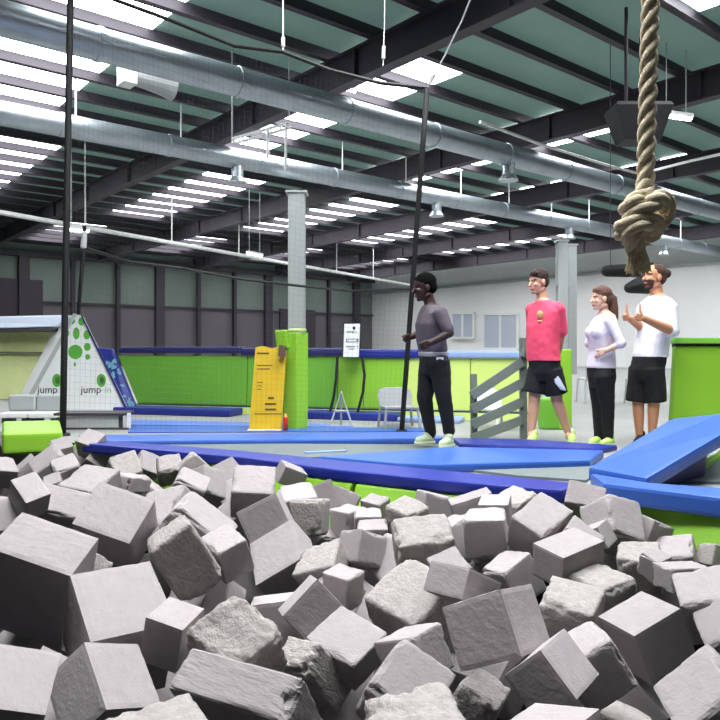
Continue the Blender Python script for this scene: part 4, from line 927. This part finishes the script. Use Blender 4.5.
# ================================================================ FOAM CUBES
# centre (camera height = 0), orientation, edge lengths, wear, place in the photo, size there
CUBES = [
(-1.03,2.327,-0.746,-0.155,0.048,0.961,0.225,0.269,0.178,0.34,0,39,575,1028),
(-1.495,3.601,-0.816,-0.139,-0.008,0.932,0.335,0.285,0.165,0.209,1,64,504,141),
(-1.003,2.973,-0.73,-0.179,0.574,-0.718,-0.351,0.214,0.249,0.24,0,118,522,509),
(-1.65,4.424,-0.89,-0.141,0.805,0.565,0.117,0.269,0.27,0.253,1,91,477,129),
(-1.58,3.441,-0.7,-0.36,0.834,0.415,-0.039,0.122,0.153,0.148,0,29,494,157),
(-3.05,6.116,-1.038,-0.009,0.882,-0.347,-0.319,0.193,0.191,0.195,1,7,471,55),
(-3.385,6.888,-0.913,-0.336,0.82,0.038,-0.462,0.226,0.214,0.213,0,10,443,67),
(-2.674,6.261,-1.019,-0.374,0.804,-0.462,-0.001,0.244,0.264,0.243,1,44,459,65),
(-2.679,6.463,-0.903,-0.2,0.864,-0.424,-0.182,0.174,0.173,0.174,1,63,444,30),
(-2.529,6.792,-0.894,0.869,-0.46,0.176,-0.054,0.202,0.188,0.195,0,90,442,70),
(-2.472,6.785,-1.03,-0.414,0.846,-0.014,-0.336,0.191,0.2,0.196,0,99,457,43),
(-2.445,5.991,-1.015,0.243,-0.92,-0.301,-0.058,0.202,0.202,0.202,1,64,464,57),
(-1.844,5.646,-0.95,0.274,-0.823,0.381,0.321,0.213,0.219,0.211,2,126,462,67),
(-1.577,5.974,-1.004,-0.281,0.943,0.178,0.009,0.203,0.201,0.201,2,166,468,73),
(-1.465,4.585,-0.846,0.063,-0.265,-0.959,0.077,0.195,0.197,0.103,1,137,482,57),
(-2.468,5.817,-1.101,0.248,-0.806,0.53,0.089,0.156,0.136,0.156,1,52,478,20),
(-0.878,3.32,-0.794,-0.347,0.539,-0.763,-0.08,0.232,0.228,0.218,1,166,498,85),
(-0.699,2.995,-0.77,0.078,-0.937,0.01,0.339,0.262,0.229,0.229,1,198,513,178),
(-0.642,2.626,-0.76,0.541,-0.676,0.233,0.442,0.245,0.176,0.213,2,183,559,472),
(-0.953,2.495,-0.786,-0.331,0.794,0.207,-0.466,0.119,0.125,0.132,2,103,562,23),
(-0.729,2.165,-0.846,0.062,0.285,-0.933,-0.21,0.245,0.28,0.257,0,112,608,796),
(-0.623,1.751,-0.834,-0.228,0.827,0.398,-0.324,0.182,0.177,0.143,0,100,679,672),
(-0.714,1.442,-0.723,-0.022,-0.776,0.593,0.212,0.172,0.154,0.172,0,26,680,433),
(-0.356,1.228,-0.737,0.009,0.86,-0.51,0.013,0.194,0.189,0.194,2,156,708,226),
(-0.569,3.848,-0.759,0.24,-0.648,-0.703,-0.17,0.209,0.226,0.195,1,250,485,196),
(-0.513,5.297,-0.921,0.193,-0.539,-0.811,0.121,0.166,0.186,0.135,0,289,473,64),
(-0.373,4.306,-0.935,0.135,-0.773,0.613,0.09,0.21,0.218,0.21,1,297,491,71),
(-0.443,3.492,-0.84,-0.548,0.65,-0.406,-0.335,0.224,0.21,0.214,0,264,516,175),
(-0.286,4.073,-0.946,-0.516,0.494,-0.583,-0.387,0.202,0.191,0.197,2,311,515,139),
(-0.344,3.287,-0.966,-0.006,0.618,0.687,0.384,0.259,0.238,0.177,0,277,557,320),
(-0.52,2.818,-0.795,0.004,-0.447,-0.874,-0.192,0.167,0.129,0.144,1,230,551,213),
(-0.168,2.616,-0.951,0.548,-0.741,0.233,0.31,0.177,0.173,0.179,0,308,605,233),
(-0.331,1.956,-0.816,-0.316,0.871,-0.353,-0.132,0.193,0.19,0.194,3,241,632,575),
(-0.527,2.021,-0.797,0.027,0.61,-0.782,-0.126,0.129,0.114,0.133,0,168,633,335),
(-0.267,1.704,-0.84,-0.253,0.506,-0.801,-0.194,0.107,0.315,0.199,1,242,688,797),
(-0.159,2.397,-1.08,-0.431,0.755,-0.058,-0.491,0.221,0.113,0.171,2,317,673,313),
(-0.04,2.446,-1.007,-0.032,0.34,0.919,0.197,0.216,0.188,0.112,1,350,644,410),
(0.263,2.972,-0.826,-0.165,0.714,-0.677,-0.077,0.218,0.241,0.218,2,421,533,287),
(0.173,3.227,-0.97,0.445,-0.752,0.466,-0.141,0.202,0.198,0.202,1,384,559,52),
(0.205,2.744,-0.995,-0.217,0.883,0.375,0.18,0.259,0.251,0.254,2,403,597,449),
(0.335,2.638,-0.829,-0.241,0.789,-0.564,-0.051,0.134,0.124,0.136,1,449,561,65),
(0.698,3.847,-1.035,-0.538,0.774,0.324,-0.081,0.192,0.138,0.175,2,484,554,10),
(0.867,3.479,-0.863,-0.264,0.894,0.345,0.108,0.249,0.188,0.21,1,537,521,276),
(1.369,4.39,-0.921,-0.001,-0.201,-0.864,-0.461,0.223,0.157,0.18,1,580,494,86),
(1.449,4.142,-1.003,-0.432,0.868,0.076,-0.231,0.248,0.257,0.242,1,616,517,256),
(0.901,3.117,-0.899,0.037,-0.471,-0.876,-0.096,0.169,0.263,0.149,0,566,553,303),
(1.001,3.326,-0.905,-0.139,0.929,-0.224,-0.26,0.172,0.174,0.174,1,584,527,40),
(1.304,3.963,-1.028,-0.248,0.81,-0.254,-0.466,0.122,0.138,0.14,0,605,531,38),
(1.393,3.58,-1.09,-0.13,0.544,-0.828,-0.036,0.204,0.2,0.204,2,635,563,114),
(1.802,4.075,-1.193,-0.23,0.512,-0.827,-0.014,0.206,0.197,0.206,1,679,546,91),
(1.982,4.028,-1.156,0.567,-0.154,0.809,0.032,0.124,0.144,0.146,2,707,553,55),
(1.454,3.248,-1.023,-0.031,-0.65,-0.758,0.036,0.162,0.206,0.108,1,669,573,100),
(0.999,3.008,-1.037,-0.042,0.478,0.875,0.072,0.219,0.218,0.216,2,608,581,184),
(0.801,2.741,-1.024,0.108,-0.957,0.27,0.018,0.212,0.212,0.212,2,569,602,312),
(1.374,2.848,-1.006,-0.169,0.962,-0.133,0.167,0.2,0.201,0.201,1,696,592,226),
(0.999,2.511,-0.998,0.118,0.583,0.791,0.14,0.201,0.202,0.186,0,648,634,610),
(0.705,2.2,-0.961,-0.266,0.033,-0.963,-0.024,0.174,0.171,0.17,1,603,665,377),
(1.383,2.67,-1.053,-0.175,0.904,-0.136,0.366,0.174,0.184,0.185,1,708,623,110),
(1.012,2.034,-1.02,-0.328,0.613,-0.687,0.211,0.211,0.213,0.211,1,692,686,410),
(0.421,2.214,-0.851,0.631,-0.474,0.599,0.137,0.191,0.217,0.21,0,495,626,724),
(0.548,2.062,-0.931,0.732,-0.495,0.466,0.05,0.151,0.161,0.163,0,552,672,499),
(0.382,2.371,-1.172,-0.057,0.945,-0.239,-0.215,0.143,0.169,0.169,2,481,694,242),
(0.115,1.891,-0.906,-0.288,0.903,-0.247,-0.201,0.172,0.182,0.182,1,405,669,330),
(0.155,2.057,-0.871,-0.211,0.769,-0.274,-0.537,0.131,0.149,0.149,1,419,641,192),
(0.123,1.546,-0.87,-0.077,0.75,-0.657,0.016,0.199,0.198,0.199,3,412,702,341),
(0.483,1.763,-0.998,0.07,0.933,-0.339,0.093,0.18,0.186,0.188,0,558,711,122),
(0.823,2.268,-1.231,0.031,0.955,-0.276,-0.103,0.148,0.172,0.172,2,625,712,67),
(0.35,2.466,-0.81,-0.502,0.306,-0.797,-0.141,0.104,0.183,0.174,0,457,582,229),
(0.705,3.322,-1.056,-0.141,0.839,-0.496,0.171,0.189,0.184,0.192,1,512,569,184),
(0.27,4.146,-0.984,-0.115,0.925,-0.358,-0.056,0.199,0.199,0.199,2,403,507,86),
(0.699,4.37,-0.997,0.095,-0.69,0.707,-0.123,0.228,0.256,0.234,0,466,500,61),
(0.636,3.632,-0.921,-0.073,0.622,-0.78,-0.011,0.202,0.208,0.201,1,484,531,245),
(0.785,4.158,-0.947,0.085,-0.586,0.806,0.022,0.176,0.171,0.176,0,498,501,53),
(0.102,4.887,-1.085,-0.101,0.958,-0.267,-0.039,0.15,0.16,0.164,1,375,501,36),
(0.049,4.433,-1.085,-0.041,0.701,-0.711,-0.038,0.183,0.169,0.183,1,366,513,36),
(0.074,4.068,-1.073,0.048,-0.698,0.714,0.019,0.185,0.172,0.185,1,372,524,42),
(-0.074,4.576,-1.096,-0.029,0.92,-0.39,0.019,0.179,0.178,0.186,1,343,517,73),
(-0.155,3.093,-0.961,-0.237,0.617,-0.75,-0.014,0.195,0.191,0.196,2,318,558,177),
(0.007,3.205,-0.888,-0.454,0.784,-0.283,0.316,0.154,0.144,0.156,1,364,547,167),
(-0.067,2.761,-0.913,-0.034,0.964,-0.259,-0.051,0.119,0.129,0.135,1,345,583,164),
(-1.151,4.81,-0.937,0.139,-0.958,-0.04,0.247,0.214,0.206,0.206,1,192,479,69),
(-1.085,5.074,-0.957,-0.409,0.805,0.239,-0.358,0.205,0.213,0.206,1,215,482,86),
(-0.102,2.916,-1.001,-0.259,0.861,-0.058,-0.433,0.155,0.166,0.17,1,355,597,7),
(1.379,3.378,-1.007,-0.144,0.865,-0.469,-0.103,0.101,0.112,0.118,1,650,561,75),
(-1.836,6.15,-1.008,-0.84,0.35,0.204,0.362,0.2,0.2,0.2,1,148,463,42),
(-0.678,4,-0.956,-0.365,0.446,0.794,-0.195,0.193,0.193,0.193,0,230,512,23),
(0.981,2.55,-1.247,-0.565,-0.707,0.017,0.425,0.192,0.192,0.192,0,645,700,94),
(-3.28,7.05,-1.038,0.08,-0.377,0.4,-0.832,0.203,0.203,0.203,1,28,451,31),
(1.475,4.3,-1.26,0.825,-0.435,-0.346,0.104,0.189,0.189,0.189,0,610,560,10),
(0.48,2.6,-1.163,0.711,0.437,0.547,-0.06,0.206,0.206,0.206,0,500,685,99),
(-1.72,3.45,-0.839,0.273,0.307,-0.853,-0.321,0.194,0.194,0.194,0,6,513,46),
(-0.132,2.5,-1.264,-0.787,0.518,-0.087,0.324,0.188,0.188,0.188,0,344,708,41),
(-0.549,3.5,-1.099,0.636,-0.546,-0.526,-0.141,0.207,0.207,0.207,0,249,584,38),
(-1.008,5.3,-1.112,0.256,0.852,0.399,0.223,0.211,0.211,0.211,0,226,491,10),
(-0.311,2.8,-1.066,-0.053,0.038,-0.994,0.082,0.201,0.201,0.201,0,277,610,84),
(-1.089,2.45,-1.014,0.46,0.803,-0.194,0.325,0.197,0.197,0.197,0,19,641,43),
(0.97,4.45,-0.989,0.305,-0.126,0.722,-0.609,0.209,0.209,0.209,2,519,495,53),
(-0.835,3.05,-0.983,-0.052,-0.652,-0.314,0.688,0.187,0.187,0.187,0,159,577,22),
(0.639,4,-1.222,0.842,0.127,-0.051,-0.522,0.206,0.206,0.206,2,476,565,8),
(-0.623,2.35,-1.08,-0.079,0.139,-0.946,0.283,0.188,0.188,0.188,1,165,686,15),
(0.034,3.45,-1.083,-0.537,-0.063,0.841,0.022,0.204,0.204,0.204,0,370,578,9),
(0.718,2.45,-1.208,-0.245,-0.089,-0.718,0.645,0.19,0.19,0.19,1,575,704,5),
(-2.683,6.95,-1.081,-0.3,-0.606,0.727,0.12,0.198,0.198,0.198,0,78,457,8),
(-0.312,4.5,-1.169,-0.08,0.456,0.659,0.593,0.213,0.213,0.213,1,322,537,18),
(-1.453,4.8,-0.967,-0.877,0.099,0.47,-0.008,0.202,0.202,0.202,2,150,484,12),
(-0.248,4.7,-0.966,0.477,0.577,-0.589,-0.304,0.187,0.187,0.187,0,328,493,51),
(0.004,2.7,-1.286,-0.171,0.78,0.444,0.407,0.186,0.186,0.186,1,359,692,6),
(-0.799,1.85,-0.928,-0.474,0.427,-0.748,0.183,0.195,0.195,0.195,0,53,680,20),
(-0.614,2.85,-1.025,-0.345,0.89,-0.136,0.267,0.212,0.212,0.212,0,214,595,71),
(0.354,2.8,-1.322,0.584,0.408,-0.599,0.367,0.206,0.206,0.206,1,453,682,6),
(1.562,3.7,-1.254,0.169,0.701,-0.328,0.61,0.207,0.207,0.207,0,670,598,19),
(-3.115,6.3,-1.216,0.708,0.255,-0.631,0.188,0.187,0.187,0.187,0,3,492,8),
(-2.924,6.4,-1.076,0.341,-0.246,0.9,0.114,0.204,0.204,0.204,0,24,466,21),
(0.017,3.1,-1.141,0.284,-0.173,-0.866,0.372,0.192,0.192,0.192,1,365,599,14),
(0.539,4,-1.039,0.477,-0.182,-0.093,0.855,0.193,0.193,0.193,1,458,531,40),
(-0.116,4.9,-1.048,-0.971,0.14,-0.19,0.033,0.19,0.19,0.19,1,348,496,36),
(-1.037,5.7,-1.005,0.344,0.91,-0.055,0.226,0.195,0.195,0.195,0,227,466,24),
(0.379,3,-1.229,-0.521,-0.431,0.583,-0.451,0.211,0.211,0.211,0,451,645,3),
(1.688,4.25,-1.086,0.486,0.26,0.707,-0.443,0.194,0.194,0.194,1,656,529,55),
(0.471,4.65,-1.033,-0.779,0.123,-0.043,0.613,0.212,0.212,0.212,1,434,500,54),
(-1.345,5.8,-0.951,-0.658,0.622,0.387,0.17,0.199,0.199,0.199,2,190,461,34)]
def foam_mesh(kind, seed):
    """a unit foam cube with soft edges; kind 0 clean cut, 1 chipped, 2 torn, 3 crumbled all over"""
    n = (12, 18, 22, 26)[kind]; rnd = random.Random(seed * 7 + kind)
    o3 = V((rnd.uniform(-50, 50), rnd.uniform(-50, 50), rnd.uniform(-50, 50)))
    bm = B(); vs = {}
    def vert(i, j, k):
        if (i, j, k) not in vs:
            q = V((i / n - .5, j / n - .5, k / n - .5))
            a = sorted((abs(q.x), abs(q.y), abs(q.z)), reverse=True)
            e = .5 - a[1]                                     # distance from the nearest edge
            c = .5 - a[2]                                     # and from the nearest corner
            f = noise.fractal(q * 3.2 + o3, 1.0, 2.0, 4); g = noise.noise(q * 1.3 + o3 * 2); h = noise.fractal(q * 9 + o3, 1.0, 2.0, 3)
            d = (.010, .014, .020, .026)[kind] * max(0, 1 - e / .05)       # rounded edge
            if kind >= 1:
                bite = max(0, g + .15) * max(0, 1 - e / (.12, .22, .30)[kind - 1]) ** 1.2
                d += (.10, .17, .15)[kind - 1] * bite * (.75 + .9 * f) + (.02, .045, .05)[kind - 1] * max(0, f) * max(0, 1 - e / .2)
                d += (.06, .16, .16)[kind - 1] * max(0, g) * max(0, 1 - c / .3) ** 2
            if kind >= 2: d += .018 * h * (1 if kind == 3 else max(0, min(1, (g + .1) * 4)))
            if kind == 3: d += .035 * f
            if kind <= 1: d += .0035 * h
            vs[(i, j, k)] = bm.verts.new(q * (1 - min(.6, 1.7 * d)) + V((g, f, h)) * .002)
        return vs[(i, j, k)]
    for ax in range(3):
        for s in (0, n):
            for i in range(n):
                for j in range(n):
                    def ix(u, v):
                        t = [0, 0, 0]; t[ax] = s; t[(ax + 1) % 3] = u; t[(ax + 2) % 3] = v; return tuple(t)
                    f = [vert(*ix(i, j)), vert(*ix(i + 1, j)), vert(*ix(i + 1, j + 1)), vert(*ix(i, j + 1))]
                    bm.faces.new(f if s else list(reversed(f)))
    bmesh.ops.recalc_face_normals(bm, faces=bm.faces[:])
    me = bpy.data.meshes.new('foam_cube'); bm.to_mesh(me); bm.free()
    me.materials.append(FOAMT if kind >= 2 else FOAM)
    if kind >= 2: me.polygons.foreach_set('use_smooth', [True] * len(me.polygons))
    return me
FM = {(k, i): foam_mesh(k, i) for k in range(4) for i in range(3)}
ORD = 'first second third fourth fifth sixth seventh eighth ninth tenth eleventh twelfth thirteenth fourteenth fifteenth sixteenth seventeenth eighteenth nineteenth twentieth'.split()
LOOK = ('clean-cut', 'chipped', 'torn', 'crumbled')
BANDS = ((664, 'front row of the pit'), (612, 'second row from the front'), (575, 'third row from the front'), (546, 'fourth row from the front'), (522, 'fifth row from the front'), (500, 'sixth row from the front'), (476, 'third row from the back'), (458, 'second row from the back'), (0, 'back row of the pit'))
def band(py):
    for lim, nm in BANDS:
        if py >= lim: return nm
rows = {}
for i, c in enumerate(CUBES): rows.setdefault(band(c[12]), []).append(i)
proto = {}
for nm, ids in rows.items():
    ids.sort(key=lambda i: CUBES[i][11])
    for r, i in enumerate(ids):
        x, y, z, qw, qx, qy, qz, a, b, d, wear, px, py, size = CUBES[i]
        key = (wear, i % 3)
        if key not in proto:
            o = proto[key] = bpy.data.objects.new('foam_cube', FM[key])
        else:
            o = proto[key].copy()
        COL.objects.link(o)
        o.location = (x, y, z + EYE); o.rotation_mode = 'QUATERNION'; o.rotation_quaternion = (qw, qx, qy, qz); o.scale = (a, b, d)
        o['label'] = '%s grey foam cube, %s from the left in the %s' % (LOOK[wear], ORD[min(r, 19)], nm)
        o['category'] = 'foam cube'; o['group'] = 'grey foam cubes filling the pit'

# ================================================================ LIGHT, WORLD, CAMERA
w = bpy.data.worlds.new('World'); S.world = w; w.use_nodes = True
bg = w.node_tree.nodes['Background']; bg.inputs['Color'].default_value = (0.80, 0.86, 0.95, 1); bg.inputs['Strength'].default_value = 0.72
cam = bpy.data.cameras.new('Camera'); co = bpy.data.objects.new('Camera', cam); COL.objects.link(co)
cam.sensor_width = 36; cam.sensor_fit = 'HORIZONTAL'; cam.lens = 36.0 * F / 720.0
cam.shift_y = -(360.0 - CY) / 720.0
cam.clip_start = 0.05; cam.clip_end = 300
co.location = (0, 0, EYE); co.rotation_euler = (math.pi / 2, 0, 0)
S.camera = co
S.view_settings.view_transform = 'Standard'; S.view_settings.look = 'None'; S.view_settings.gamma = 1.0
S.view_settings.use_curve_mapping = False
S.view_settings.exposure = 0.5
